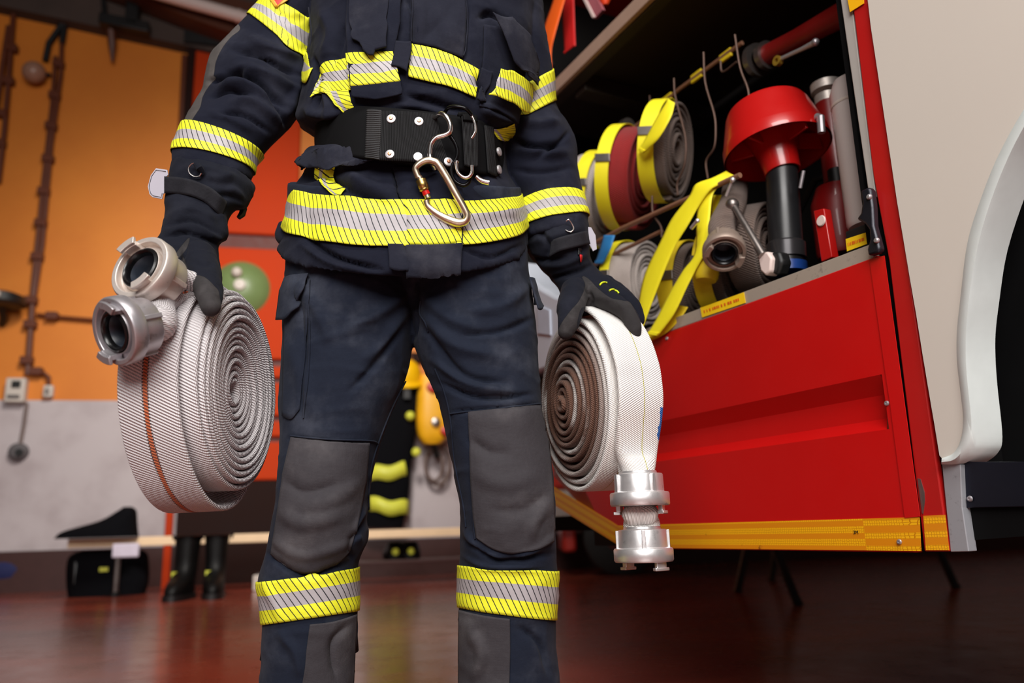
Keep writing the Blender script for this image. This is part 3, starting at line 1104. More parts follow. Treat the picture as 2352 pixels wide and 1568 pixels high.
# ================================================================ the fire truck
TT = ray(230, 1235); TT.z = 0; TT.normalize()
TP0 = PD(2112, 1268, 1.27)
TN = Vector((-TT.y, TT.x, 0))
if TN.dot(CAM - TP0) < 0:
    TN = -TN


def T(px, py, d=0.0):
    return hit_plane(px, py, TP0 - TN * d, TN)


def TS(s, z, d=0.0):
    p = TP0 + TT * s - TN * d
    return Vector((p.x, p.y, z))


def ts(p):
    return (Vector(p) - TP0).dot(TT)


def tbox(mb, s0, s1, z0, z1, d0, d1):
    return mb.box(TS((s0 + s1) / 2, (z0 + z1) / 2, (d0 + d1) / 2), TT * (s1 - s0) / 2, TN * (d1 - d0) / 2, Z * (z1 - z0) / 2)


def paint(name, rgb, rough=.32, coat=.45, var=.06, peel=.06):
    t = NT(name)
    o = t.obj()
    n1 = t.noise(o, 5, 5, .6)
    c = t.mix(n1, tuple(q * (1 - var) for q in col(*rgb)[:3]) + (1,), tuple(min(1, q * (1 + var)) for q in col(*rgb)[:3]) + (1,))
    return t.fin(c, t.math('MULTIPLY_ADD', t.noise(o, 20, 5), .16, rough - .08), 0, t.bump(t.noise(o, 260, 2), peel, .0006), Coat_Weight=coat, Coat_Roughness=.22)


M_TRED = paint('truck_red_paint', (196, 14, 14), .36)
M_TRED2 = paint('post_red_paint', (176, 16, 14), .48, .2)
M_FEND = plain('cream_fender_plastic', (208, 201, 191), .42, var=.03, scale=3, bump=.08, bscale=120)
M_LIP = plain('chalky_white_lip', (216, 224, 222), .5, var=.06, scale=25, bump=.25, bscale=70)
M_SILL = alu('scuffed_sill_aluminium', (180, 168, 154), .5, metal=.35)
M_GUIDE = plain('anodised_guide_rail', (196, 192, 186), .45, metal=.35, var=.04)
M_CORNER = alu('dull_corner_aluminium', (170, 172, 178), .5, metal=.4)
M_LINER = plain('black_wheel_liner', (6, 6, 7), .8, spec=.12, var=.2)
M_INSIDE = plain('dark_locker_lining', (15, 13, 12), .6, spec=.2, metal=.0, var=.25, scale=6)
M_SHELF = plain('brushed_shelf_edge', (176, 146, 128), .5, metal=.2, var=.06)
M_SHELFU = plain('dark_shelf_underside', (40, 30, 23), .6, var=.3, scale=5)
M_LATCH = plain('black_cast_latch', (34, 34, 42), .32, metal=.4, var=.2, scale=40, bump=.3, bscale=200)

truck = thing('fire_truck', 'red fire truck side with open equipment locker and cream wheel fender', 'fire truck', TS(.5, 0, .8))
# body around the locker
S_L, S_R = 1.36, .0
z_top = .857
mb = MB()
tbox(mb, -.02, 1.7, 2.32, 2.7, .0, 2.4)
tbox(mb, .0, 1.7, .40, 2.32, .62, 2.4)
mr = MB(); tbox(mr, S_L + .02, 1.7, 1.06, 2.32, .02, .62)
tbox(mb, -.9, .0, .9, 2.7, .62, 2.4)
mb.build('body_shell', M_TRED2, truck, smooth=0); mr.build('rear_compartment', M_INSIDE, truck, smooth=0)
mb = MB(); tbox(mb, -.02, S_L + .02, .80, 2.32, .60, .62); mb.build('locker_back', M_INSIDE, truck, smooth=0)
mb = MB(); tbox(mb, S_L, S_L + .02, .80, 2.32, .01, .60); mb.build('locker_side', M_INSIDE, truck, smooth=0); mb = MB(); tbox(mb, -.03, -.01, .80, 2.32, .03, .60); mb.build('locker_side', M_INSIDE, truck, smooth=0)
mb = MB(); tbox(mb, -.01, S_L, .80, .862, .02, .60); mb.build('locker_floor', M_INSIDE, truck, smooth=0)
mb = MB(); tbox(mb, -1.2, 1.75, .405, .45, .14, 2.4); mb.build('underbody', M_LINER, truck, smooth=0)
# shelf with a lighter front lip and a brace below
zs_ = T(1360, 92).z
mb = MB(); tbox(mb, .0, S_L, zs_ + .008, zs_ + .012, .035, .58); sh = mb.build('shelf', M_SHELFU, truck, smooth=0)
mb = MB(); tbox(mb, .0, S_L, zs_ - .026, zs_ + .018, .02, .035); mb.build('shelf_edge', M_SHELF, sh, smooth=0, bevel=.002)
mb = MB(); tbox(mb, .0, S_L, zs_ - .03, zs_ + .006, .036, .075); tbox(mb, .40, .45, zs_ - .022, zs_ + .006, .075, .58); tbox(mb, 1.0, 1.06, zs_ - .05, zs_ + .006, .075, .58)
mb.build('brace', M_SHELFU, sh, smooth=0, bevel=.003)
# hinged lower flap with its pressed groove
zb_ = .363
zg = [T(2035, 858).z, T(2036, 900).z, T(2040, 956).z, T(2045, 985).z]
sg0, sg1 = ts(T(2037, 925)), 1.02
cols_s = [0.004, .0045, sg0, sg0 + .004, sg1, 1.155]
rows_z = [(z_top, 0), (z_top - .004, -.003), (zg[0], -.003), (zg[1], 1), (zg[2], 1), (zg[3], -.003), (.417, -.003), (zb_ + .003, -.003), (zb_, 0)]
mb = MB(); G = []
for (z_, dd) in rows_z:
    row = []
    for i, s in enumerate(cols_s):
        d_ = dd
        if dd == 1:
            d_ = .022 if i >= 3 and i <= 4 else -.003
        if i == 0:
            d_ = .012
        s_ = s
        if z_ < .536 and i == 5:
            s_ = min(s, .83 + (z_ - zb_) * (1.12 - .83) / (.536 - zb_))
        if z_ < .45 and i == 4:
            s_ = min(s, .83 + (z_ - zb_) * 1.6)
        row.append(TS(s_, z_, d_))
    G.append(row)
# follow the sloped rear corner: add rows so the cut edge stays straight
mb.grid(G)
fl = mb.build('locker_flap', M_TRED, truck, smooth=25, solid=-.004)
if (G[0][1] - G[0][2]).cross(G[2][2] - G[0][2]).dot(TN) > 0:
    fl.modifiers[0].offset = 1
mb = MB(); tbox(mb, .010, 1.0, zb_ + .004, z_top - .003, .026, .06); mb.build('flap_backing', M_INSIDE, fl, smooth=0)
# raised edge strip of the flap right of the seam
mb = MB()
mb.prism([T(1998, 596, -.004), T(2032, 587, -.004), T(2114, 1186, -.004), T(2079, 1189, -.004), T(2045, 925, -.004), T(2035, 860, -.004)], TN * .0012)
mb.build('edge_strip', M_TRED, fl, smooth=0)
# retro-reflective tape
t = NT('amber_reflective_tape')
u, v, _ = t.sep(t.uv())
o = t.obj()
st = t.math('FRACT', t.math('ADD', t.math('MULTIPLY', v, 2.5), .1))
br = t.math('LESS_THAN', st, .47)
sh_ = t.math('GREATER_THAN', u, .097)
br = t.math('ABSOLUTE', t.math('SUBTRACT', br, sh_))
vor = t.n('ShaderNodeTexVoronoi', feature='DISTANCE_TO_EDGE')
vor.inputs['Scale'].default_value = 1.0
cmb = t.n('ShaderNodeCombineXYZ'); t.l(t.math('MULTIPLY', u, 210), cmb.inputs[0]); t.l(t.math('MULTIPLY', v, 12.5), cmb.inputs[1])
t.l(cmb.outputs[0], vor.inputs['Vector']); vor.inputs['Randomness'].default_value = .22
hexm = t.ramp(vor.outputs['Distance'], .05, .12)
bright = t.mix(hexm, col(206, 128, 6), col(250, 186, 20))
c = t.mix(br, col(226, 140, 14), bright)
d1 = t.ramp(t.noise(t.scale(o, 1, 1, 1), 26, 6, .7), .64, .70)
c = t.mix(t.math('MULTIPLY', d1, .8), c, col(110, 52, 14))
M_TAPE = t.fin(c, .34, 0, None, Coat_Weight=.4)


def strip(name, tl, tr_, bl_, br_, parent, d=-.0045, n=24):
    G, UV = [], []
    for k in range(2):
        row, uv = [], []
        for j in range(n + 1):
            f = j / n
            a, b = (tl, tr_) if k == 0 else (bl_, br_)
            p = a.lerp(b, f)
            row.append(p); uv.append((abs(ts(p)) + .0001, 1 - k + .0001))
        G.append(row); UV.append(uv)
    G = [[p + TN * .0005 for p in r] for r in G]
    m = MB().grid(G, UV)
    k0 = len(m.v)
    m.add([p - TN * .0012 for r in G for p in r], [])
    nn = n + 1
    for j in range(n):
        m.f.append((j, j + 1, k0 + j + 1, k0 + j)); m.f.append((nn + j + 1, nn + j, k0 + nn + j, k0 + nn + j + 1))
    return m.build(name, M_TAPE, parent, smooth=0)


dd = -.0034
tape = strip('reflective_tape', T(1417, 1207, dd), T(2113, 1187, dd), TS(.822, .3645, dd), T(2117, 1265, dd), fl)
tape['label'] = 'amber reflective tape along the bottom of the flap'
strip('reflective_tape', T(1262, 1112, dd), T(1418, 1206, dd), T(1245, 1142, dd), TS(.826, .3645, dd), fl)
# maker's mark printed on the tape
tc = bpy.data.curves.new('tape_print', 'FONT'); tc.body = '3M'; tc.size = .0085; tc.extrude = .0002; tc.align_x = 'CENTER'
to = bpy.data.objects.new('tape_print_curve', tc); COL.objects.link(to)
_dg = bpy.context.evaluated_depsgraph_get(); _dg.update()
tm_ = bpy.data.meshes.new_from_object(to.evaluated_get(_dg))
bpy.data.objects.remove(to)
tm_.materials.clear()
to = link('tape_print', tm_, M_BLACK)
R3 = Matrix((-TT, Z, TN)).transposed().to_4x4()
R3.translation = T(1966, 1226, dd - .0012)
to.parent = tape; to.matrix_world = R3
# post, guide rail, gap
pm = MB().prism([T(1950, -60, 0), T(1989, -60, 0), T(2180, 1266, 0), T(2123, 1266, 0), T(2042, 600, 0), T(2005, 400, 0)], -TN * .012)
post = pm.build('door_post', M_TRED2, truck, smooth=0, bevel=.002)
strip('reflective_tape', T(2121, 1184, -.001), T(2172, 1182, -.001), T(2127, 1263, -.001), T(2181, 1263, -.001), post)
MB().prism([T(1944, -20, -.002), T(1984, -20, -.002), T(1985, 8, -.002), T(1953, 28, -.002)], TN * .001).build('top_tape', M_TAPE, post, smooth=0)
gm = MB().prism([T(1922, -60, .004), T(1948, -60, .004), T(2012, 452, .004), T(1996, 452, .004)], -TN * .05)
gm.build('shutter_guide', M_GUIDE, truck, smooth=0, bevel=.0015)
MB().prism([T(1912, -60, .012), T(1923, -60, .012), T(2001, 560, .012), T(1992, 560, .012)], -TN * .05).build('guide_slot', M_LINER, truck, smooth=0)
mb = MB(); tbox(mb, -.02, .006, zb_, 2.0, .012, .05); mb.build('hinge_gap', M_LINER, truck, smooth=0)
MB().prism([T(2107, 1098, -.001), T(2114, 1100, -.001), T(2123, 1130, -.001), T(2124, 1150, -.001), T(2120, 1180, -.001), T(2117, 1178, -.001)], -TN * .01).build('side_catch', M_STEEL, truck, smooth=0)
# sill and stickers
mb = MB()
mb.prism([T(2003, 559, -.002), T(2005, 596, -.002), T(1262, 858, -.002), T(1262, 838, -.002)], -TN * .03)
sill = mb.build('sill', M_SILL, truck, smooth=0, bevel=.0015)
M_STICK = plain('yellow_sticker', (246, 204, 24), .45, var=.05)
M_STICKR = plain('red_sticker_print', (214, 96, 20), .5)


def sticker(q, parent, d, nbars):
    o_ = MB().prism([T(x, y, d) for x, y in q], TN * .0008).build('sticker', M_STICK, parent, smooth=0)
    a, b, c_, e_ = [T(x, y, d - .0012) for x, y in q]
    m = MB(); r_ = random.Random(3)
    f = .06
    while f < .9:
        w_ = r_.uniform(.02, .05)
        lo, hi = .36, .62
        top = lambda g: a.lerp(b, g)
        bot = lambda g: e_.lerp(c_, g)
        m.prism([top(f).lerp(bot(f), lo), top(f + w_).lerp(bot(f + w_), lo), top(f + w_).lerp(bot(f + w_), hi), top(f).lerp(bot(f), hi)], TN * .0003)
        f += w_ + r_.choice((.012, .014, .04))
    m.build('print', M_STICKR, o_, smooth=0)


sticker([(1609, 707), (1709, 671), (1713, 695), (1613, 729)], sill, -.0035, 12)
lb = MB().prism([T(1940, 531, .02), T(2000, 508, .02), T(2006, 562, .02), T(1944, 584, .02)], -TN * .05).build('lock_box', M_BLACK, truck, smooth=0, bevel=.004)
sticker([(1943, 549), (1989, 534), (1992, 560), (1946, 577)], lb, .0185, 8)
# cast latch handle
q = [(1990, 441), (2009, 432), (2014, 440), (2019, 478), (2021, 520), (2034, 568), (2035, 578), (2030, 583), (2008, 590), (2006, 575), (2012, 552), (2010, 530), (2000, 516), (1981, 506), (1991, 492), (1994, 470)]
lt = MB().prism([T(x, y, -.004) for x, y in q], TN * .016).build('latch_handle', M_LATCH, truck, smooth=30, bevel=.004)
for x, y in ((1996, 452), (2013, 552)):
    MB().lathe([(0, .0032), (.0032, .003), (.0048, .001), (.005, -.002), (0, -.002)], T(x, y, -.021), TN, 20, False).build('screw', M_ALU_D, lt)


def rivet(x, y, parent, d=-.004, r=.0045):
    m = MB().lathe([(0, .0012), (r * .34, .0012), (r * .4, .0028), (r * .8, .0024), (r, 0), (0, 0)], T(x, y, d), TN, 20, False)
    return m.build('rivet', M_ALU_D, parent, smooth=50)


rivet(1532, 777, fl); rivet(2066, 1244, fl, -.005); rivet(2037, 926, fl)
# fender, lip, wheel well
Lc = catmull([(2420, 150), (2352, 250), (2293, 357), (2253, 456), (2222, 558), (2206, 683), (2198, 760), (2198, 828), (2207, 909), (2212, 960), (2207, 1008), (2190, 1040), (2163, 1052)], 6)
Rc = catmull([(2420, 215), (2352, 313), (2302, 424), (2257, 563), (2237, 688), (2229, 760), (2229, 820), (2233, 882), (2244, 1001), (2233, 1039), (2203, 1062), (2185, 1066), (2162, 1066)], 6)
n_ = len(Lc)
G = []
LE = [(1986, -60), (2000, 60), (2030, 260), (2060, 460), (2090, 640), (2104, 720), (2120, 820), (2136, 915), (2148, 985), (2156, 1035), (2158, 1046)]
top_l = [(1986, -60), (2420, -60)]
for i in range(n_):
    f = i / (n_ - 1)
    y0 = -60 + 1106 * f
    le = np.interp(y0, [p[1] for p in LE], [p[0] for p in LE])
    a = np.array([le, y0]); b = np.array(Lc[i])
    if b[1] < y0:
        pass
    G.append([T(*(a * (1 - g) + b * g), -.006) for g in np.linspace(0, 1, 13)] + [T(*(Lc[i] * .7 + Rc[i] * .3), -.014), T(*(Lc[i] * .35 + Rc[i] * .65), -.014), T(*Rc[i], -.004), T(*(Rc[i]), -.004) - TN * .06])
lab = [[p + TN * (.0 if j else -.02) for j, p in enumerate(r)] for r in G]
mb = MB().grid([[r[0] - TN * .03] + r[:13] for r in G])
# upper right remainder of the panel, beyond the arch
mb2 = [T(2420, -60, -.006), T(2420, 150, -.006), T(1986, -60, -.006)]
k = len(mb.v); mb.add(mb2, [(0, 1, 2)])
fe = mb.build('wheel_fender', M_FEND, truck, smooth=30)
MB().grid([r[12:] for r in G]).build('fender_lip', M_LIP, fe, smooth=60)
mb = MB(); tbox(mb, -1.2, -.06, .42, 2.0, .13, .62); tbox(mb, -.075, -.066, .40, 1.2, .04, .13)
mb.build('wheel_well', M_LINER, truck, smooth=0)
MB().prism([T(2163, 1064, .002), T(2206, 1066, .002), T(2210, 1165, .002), T(2225, 1266, .002), T(2183, 1267, .002)], -TN * .02).build('corner_guard', M_CORNER, truck, smooth=0, bevel=.0012)
mp = MB().prism([T(2203, 1060, .012), T(2420, 1060, .012), T(2420, 1162, .012), T(2214, 1166, .012)], -TN * .006).build('splash_plate', plain('dark_blue_steel', (38, 40, 52), .3, metal=.7, var=.3, scale=10), truck, smooth=0, bevel=.001)
rivet(2228, 1145, mp, .010)
MB().prism([T(2215, 1160, .02), T(2420, 1160, .02), T(2420, 1226, .02), T(2222, 1241, .02)], -TN * .01).build('mud_flap', M_LINER, truck, smooth=0)
# white rear quarter beyond the locker
G = []
for f in np.linspace(0, 1, 14):
    s = 1.39 + .5 * f
    zt_ = 1.03 - .03 * f + .05 * f * f
    G.append([TS(s, .55, .06 - .02 * math.sin(f * 3)), TS(s, zt_ - .05, .0), TS(s, zt_ - .012, .0), TS(s, zt_, .02), TS(s, zt_, .3)])
MB().grid(G).build('rear_corner_panel', plain('cool_white_plastic', (214, 220, 232), .4, var=.04), truck, smooth=40)
# ================================================================ what the locker holds
def axes(x, y, z):
    a = Vector((x, y, z)).normalized()
    h = Vector((-a.y, a.x, 0)).normalized()
    h = h if h.y < 0 else -h
    u = a.cross(h)
    return a, h, (u if u.z > 0 else -u)


AX1 = axes(.88, -.46, -.22)      # coil axes; their faces look towards the wheel arch
AX2 = axes(.78, -.62, -.12)
M_STRAP = plain('yellow_webbing', (252, 236, 34), .6, var=.06, scale=30, bump=.3, bscale=900, bdist=.0004)
M_STRAPD = plain('amber_webbing', (226, 196, 26), .62, var=.08, scale=30)
M_GREYH = weave('grey_hose_jacket', (128, 108, 98), (88, 70, 62), rope=.006)
M_WHITEH = weave('cream_hose_jacket', (226, 212, 204), (176, 160, 150), rope=.006)
M_REDH = weave('red_hose_jacket', (178, 22, 22), (130, 14, 16), rope=.006)
UPT = Z.copy()


def depth_at(px, py, d):
    return (T(px, py, d) - CAM).dot(FWD)


def coil(label, px, py, rpx, d, mat, hw=.036, strap=None, group=None, turns=8, sq=1.0, ax=None):
    AX, HX, UX = ax or AX1
    C = T(px, py, d)
    R = rpx * (C - CAM).dot(FWD) / FPX
    g = thing('hose_coil', label, 'hose', C - Z * R, group)
    mb = MB()
    pts = roll_path(C, AX, UX, HX, R * .18, (R * .82 - .004) / turns, turns, -90, sq, 1, lambda f, th, k: .004 * math.sin(k * 2.1), 48, 1, .0008, int(px))
    sweep_flat(mb, pts, AX, hw, R * .82 / turns * .40, 0, -1)
    mb.build('hose', mat, g, smooth=60)
    if strap:
        m2 = MB(); band_ring(m2, C, AX, UX, HX, R + .002, strap[0], .0015, sq, 1, 56, strap[1])
        m2.build('strap', strap[2], g, smooth=60)
        m3 = MB().box(C + HX * (R + .004) * sq + AX * strap[1], AX * strap[0] * 1.1, HX * .003, Z * .012)
        m3.build('buckle', M_STEEL, g, bevel=.001)
    return g, C, R


G1 = 'hose coils on the upper rack'
G2 = 'hose coils on the locker floor'
coil('cream hose coil with a yellow strap, left of the red coil on the upper rack', 1366, 458, 108, .13, M_WHITEH, .044, (.021, .012, M_STRAP), G1)
coil('red hose coil with a yellow strap on the upper rack', 1442, 408, 118, .13, M_REDH, .050, (.020, -.018, M_STRAP), G1)
coil('grey hose coil with a yellow strap on the upper rack', 1528, 348, 114, .13, M_GREYH, .036, (.022, -.006, M_STRAP), G1)
coil('cream hose coil on the locker floor behind the gloved hand', 1462, 650, 98, .12, M_WHITEH, .040, (.014, -.03, M_STRAP), G2, ax=AX2)
coil('grey hose coil on the locker floor behind the hanging yellow straps', 1578, 655, 100, .13, M_GREYH, .034, (.022, -.004, M_STRAPD), G2, ax=AX2)
coil('grey hose coil on the locker floor below the suction coupling', 1662, 622, 108, .13, M_GREYH, .034, (.022, -.004, M_STRAPD), G2, ax=AX2)
coil('grey hose coil on the locker floor behind the spanner', 1735, 575, 112, .15, M_GREYH, .034, None, G2, ax=AX2)

# rails and wire hangers
M_ROD = plain('brown_rack_rod', (150, 108, 84), .45, metal=.3, var=.1)
M_WIRE = plain('dull_wire', (92, 70, 60), .45, metal=.5, var=.1)
rk = thing('hose_rack', 'wire rack with thin rods that carries the coils in the locker', 'rack', T(1550, 520, .1))
for L, d, r in [([(1370, 556), (1430, 524), (1620, 438), (1700, 402)], .015, .006), ([(1395, 338), (1480, 275), (1560, 205), (1705, 98)], .2, .006), ([(1330, 630), (1400, 588), (1460, 560), (1520, 530)], .03, .005)]:
    MB().tube([T(x, y, d) for x, y in L], r, 10).build('rod', M_ROD, rk)
for L, d in [([(1548, 180), (1550, 215), (1558, 250), (1575, 320), (1572, 380), (1556, 420), (1557, 448)], .06), ([(1616, 120), (1620, 190), (1640, 260), (1644, 300), (1640, 340), (1622, 370), (1626, 410)], .06),
             ([(1688, 80), (1700, 155), (1718, 205), (1721, 245), (1730, 330)], .1), ([(1492, 220), (1496, 270), (1500, 330)], .16), ([(1498, 450), (1500, 490), (1518, 520), (1520, 545)], .02), ([(1655, 140), (1660, 165), (1692, 142)], .14)]:
    MB().tube(V3(catmull([tuple(T(x, y, d)) for x, y in L], 5)), .0028, 8).build('wire_hook', M_WIRE, rk)
for x, y in ((1667, 128), (1600, 175), (1532, 228)):
    MB().box(T(x, y, .2), TT * .022, TN * .004, Z * .012).build('rod_sleeve', M_STRAPD, rk, bevel=.002)
MB().lathe([(0, -.02), (.022, -.02), (.026, .0), (.022, .02), (0, .02)], T(1437, 292, .19), TT, 18, False).build('rod_clamp', M_STEEL, rk)


def ribbon(name, label, cat, L, R, d, mat, group=None, th=.0016):
    dl = d if hasattr(d, '__len__') else [d] * len(L)
    a = catmull([tuple(T(x, y, q)) for (x, y), q in zip(L, dl)], 6)
    b = catmull([tuple(T(x, y, q)) for (x, y), q in zip(R, dl)], 6)
    G = [[Vector(p).lerp(Vector(q), f) + TN * .003 * math.sin(f * 3.14) for f in np.linspace(0, 1, 7)] for p, q in zip(a, b)]
    g = thing(name, label, cat, G[0][0], group)
    MB().grid(G).build('webbing', mat, g, smooth=70, solid=th)
    # stitched end
    e0, e1 = G[-1][0], G[-1][-1]
    up = (G[-3][3] - G[-1][3]).normalized()
    mid = (e0 + e1) / 2 + TN * .002
    MB().box(mid + up * .006, (e1 - e0) * .46, TN * .0018, up * .005).build('stitched_end', mat, g, bevel=.0008)
    return g


ribbon('strap', 'long yellow strap hanging over the sill, the one nearer the gloved fingers', 'strap', [(1668, 392), (1636, 408), (1598, 423), (1582, 452), (1543, 502), (1518, 552), (1478, 637), (1464, 720), (1466, 757)],
       [(1686, 402), (1650, 424), (1630, 437), (1606, 470), (1579, 518), (1550, 566), (1520, 636), (1487, 722), (1476, 755)], [.03, .01, .0, -.006, -.014, -.02, -.026, -.03, -.03], M_STRAP, 'yellow straps hanging over the sill')
ribbon('strap', 'long yellow strap hanging over the sill, the one ending above the rivet', 'strap', [(1660, 396), (1612, 432), (1600, 498), (1596, 580), (1568, 622), (1538, 672), (1508, 731), (1486, 768)],
       [(1682, 408), (1640, 440), (1630, 498), (1622, 570), (1595, 624), (1577, 660), (1547, 722), (1510, 772)], [.04, .012, .0, -.008, -.014, -.02, -.026, -.03], M_STRAP, 'yellow straps hanging over the sill')
ribbon('strap', 'short yellow strap hanging behind the two long ones above the suction coupling', 'strap', [(1636, 448), (1634, 490), (1630, 530), (1622, 590)], [(1668, 448), (1656, 490), (1646, 530), (1640, 590)], [.05, .05, .05, .05], M_STRAP)
ribbon('strap', 'yellow strap end looped over the grey coil on the upper rack', 'strap', [(1535, 226), (1508, 270), (1482, 318), (1466, 345)], [(1550, 236), (1540, 270), (1512, 318), (1478, 352)], [.03, .012, .0, .0], M_STRAP)
ribbon('strap', 'blue strap hanging beside the white cuff tab', 'strap', [(1386, 540), (1378, 570), (1366, 606)], [(1412, 540), (1402, 570), (1384, 606)], [.0, -.01, -.01], plain('blue_webbing', (40, 120, 180), .6))
ribbon('strap', 'yellow strap lying on the sill beneath the hanging strap ends', 'strap', [(1560, 700), (1540, 730), (1500, 762), (1470, 780)], [(1580, 705), (1560, 735), (1525, 768), (1478, 790)], [.01, .0, -.01, -.012], M_STRAPD)
pn = thing('strap_pin', 'bright metal pin on the end of the yellow strap loop', 'pin', T(1678, 425, -.01))
MB().tube([T(1684, 410, -.01), T(1668, 450, -.01)], .0035, 10).build('pin', M_ALU_B, pn)
MB().sphere(T(1683, 413, -.012), .006, 12).build('head', M_ALU_B, pn)
pn = thing('strap_pin', 'bright metal pin between the two long yellow straps', 'pin', T(1595, 515, -.02))
MB().tube([T(1602, 507, -.03), T(1588, 524, -.03)], .0045, 10).build('pin', M_ALU_B, pn)
MB().sphere(T(1602, 507, -.03), .0055, 12).build('head', M_ALU_B, pn)

# suction hose end with its claw coupling and a yellow cap beneath
su = thing('suction_hose', 'short hose with a worn claw coupling lying in front of the grey coils', 'hose', T(1668, 585, .0))
fc = T(1664, 584, -.02)
axs = (cdir(-.16, -.62, .75))
coupling(su, fc, axs, alu('old_coupling_metal', (158, 140, 128), .5, metal=.5), .6, .046)
mb = MB()
e_ = fc - axs * .05
sweep_flat(mb, V3(catmull([tuple(e_), tuple(e_ - axs * .03 + Z * .02), tuple(T(1682, 470, .06)), tuple(T(1690, 425, .14))], 8)), RGT, .030, .027)
mb.build('hose', M_GREYH, su, smooth=60)
cp = thing('end_cap', 'yellow plastic cap below the suction coupling', 'cap', T(1626, 625, .01))
MB().lathe([(0, -.035), (.022, -.034), (.026, -.026), (.026, .03), (.022, .034), (0, .034)], T(1626, 612, .02), (Z + RGT * .2).normalized(), 28, False).build('shell', M_STRAPD, cp)
MB().tube([T(1612, 590, .0), T(1620, 596, -.005), T(1640, 590, .0)], .003, 8).build('cord', M_BLACK, cp)
sp = thing('spanner', 'steel coupling spanner leaning against the dark tube', 'spanner', T(1757, 620, .02))
MB().tube([T(1684, 470, .03), T(1716, 524, .02), T(1752, 586, .02)], [.0065, .0075, .009], 12).build('handle', M_STEEL, sp)
MB().sphere(T(1682, 470, .03), .015, 16).build('knob', M_STEEL, sp)
MB().prism([T(1738, 582, .02), T(1762, 577, .02), T(1772, 592, .02), T(1769, 622, .02), T(1758, 633, .02), T(1746, 622, .02)], -TN * .03).build('head', M_WHITEP, sp, bevel=.004)
MB().prism([T(1768, 580, .03), T(1788, 576, .03), T(1796, 600, .03), T(1786, 632, .03), T(1772, 628, .03)], -TN * .03).build('grip', M_BLACK, sp, bevel=.006)

# red float strainer on its dark tube
M_REDPL = plain('glossy_red_plastic', (178, 20, 18), .3, var=.04, coat=.3)
M_REDSHADE = plain('shaded_red_paint', (136, 15, 14), .4, var=.05, coat=.2)  # red darkened in its colour for the shade inside the locker
ff = thing('float_strainer', 'red bell-shaped float strainer on a dark upright tube', 'strainer', T(1806, 620, .12))
cb = T(1786, 352, .12)
k = (cb - CAM).dot(FWD) / FPX
rb_, rt_ = 121 * k, 92 * k
hh = .118
tilt = (Z + Vector((0, .13, 0)) - RGT * .09).normalized()
prof = [(rb_, 0), (rb_ * .985, hh * .22), (rb_ * .97, hh * .25), (rt_ * 1.05, hh * .86), (rt_ * .98, hh * .96), (rt_ * .85, hh), (0, hh), (0, hh * .9), (rt_ * .9, hh * .88), (rb_ * .93, hh * .1), (rb_ * .96, 0)]
MB().lathe(prof, cb, tilt, 64, False).build('bell', M_REDPL, ff, smooth=35)
MB().lathe([(.1 * rb_, hh * .88), (.62 * rb_, hh * .8), (.36 * rb_, -.01), (.33 * rb_, -.05), (.30 * rb_, -.05), (.3 * rb_, 0)], cb, tilt, 32, False).build('funnel', M_REDPL, ff, smooth=60)
for q in range(5):
    A = 2 * math.pi * q / 5 + .5
    dv = TT * math.cos(A) + TN * math.sin(A)
    MB().box(cb + dv * rb_ * .56 + tilt * .03, dv * rb_ * .32, tilt.cross(dv) * .003, tilt * .02).build('rib', M_REDPL, ff, bevel=.001)
tb0, tb1 = cb + tilt * -.035, T(1808, 618, .12)
M_TUBE = plain('black_suction_tube', (28, 28, 30), .35, var=.15, scale=15)
dv = (tb1 - tb0).normalized()
MB().tube([tb0, tb0.lerp(tb1, .35), tb0.lerp(tb1, .7), tb1 - dv * .0], [.034, .035, .036, .036], 28).build('tube', M_TUBE, ff)
MB().tube([tb0.lerp(tb1, .74), tb0.lerp(tb1, .76), tb0.lerp(tb1, .9)], [.036, .041, .041], 28).build('collar', plain('dark_grey_collar', (58, 56, 58), .3, metal=.5), ff)
MB().tube([tb1 - dv * .012, tb1 + dv * .008], [.042, .042], 28).build('foot_ring', plain('blue_ring', (24, 60, 128), .35), ff)
MB().tube([cb + TT * -rb_ * 1.0 + Z * .03, cb + TT * -rb_ * 1.08 + Z * .025, cb - TT * rb_ * 1.06 - Z * .01], .008, 10).build('bracket', M_ALU_D, ff)

# extinguisher, bar, white cylinder, red tube with a metal coupling
ex = thing('extinguisher', 'red cylinder with black valve beside the dark tube in the locker', 'fire extinguisher', T(1928, 590, .2))
c0, c1 = T(1936, 590, .28), T(1922, 418, .28)
ax_ = (c1 - c0)
MB().lathe([(0, 0), (.052, 0), (.055, .01), (.055, ax_.length - .05), (.04, ax_.length - .01), (.016, ax_.length), (0, ax_.length)], c0, Z, 36, False).build('cylinder', M_REDSHADE, ex)
MB().tube([c1 + Z * -.02, c1 + Z * .03], .018, 12).build('valve', M_BLACK, ex)
MB().tube([c1 + Z * .02, c1 + Z * .03 + TT * .06, c1 + TT * .12 - Z * .03], .008, 8).build('hose', M_BLACK, ex)
MB().tube([T(1846, 392, .12), T(1838, 432, .12)], .004, 8).build('pin', M_ALU_D, ex)
rb2 = thing('steel_bar', 'red flat bar with a white round badge in front of the red cylinder', 'bar', T(1895, 600, .06))
MB().prism([T(1868, 484, .06), T(1892, 478, .06), T(1911, 590, .06), T(1886, 602, .06)], -TN * .02).build('bar', M_REDPL, rb2, bevel=.002)
MB().lathe([(0, .002), (.0095, .002), (.011, 0), (0, 0)], T(1886, 507, .058), TN, 24, False).build('badge', M_WHITEP, rb2)
wc = thing('white_canister', 'tall white canister at the wheel-arch end of the locker', 'canister', T(2003, 520, .12))
c0 = T(2003, 520, .12); hgt = T(1968, 172, .12).z - c0.z
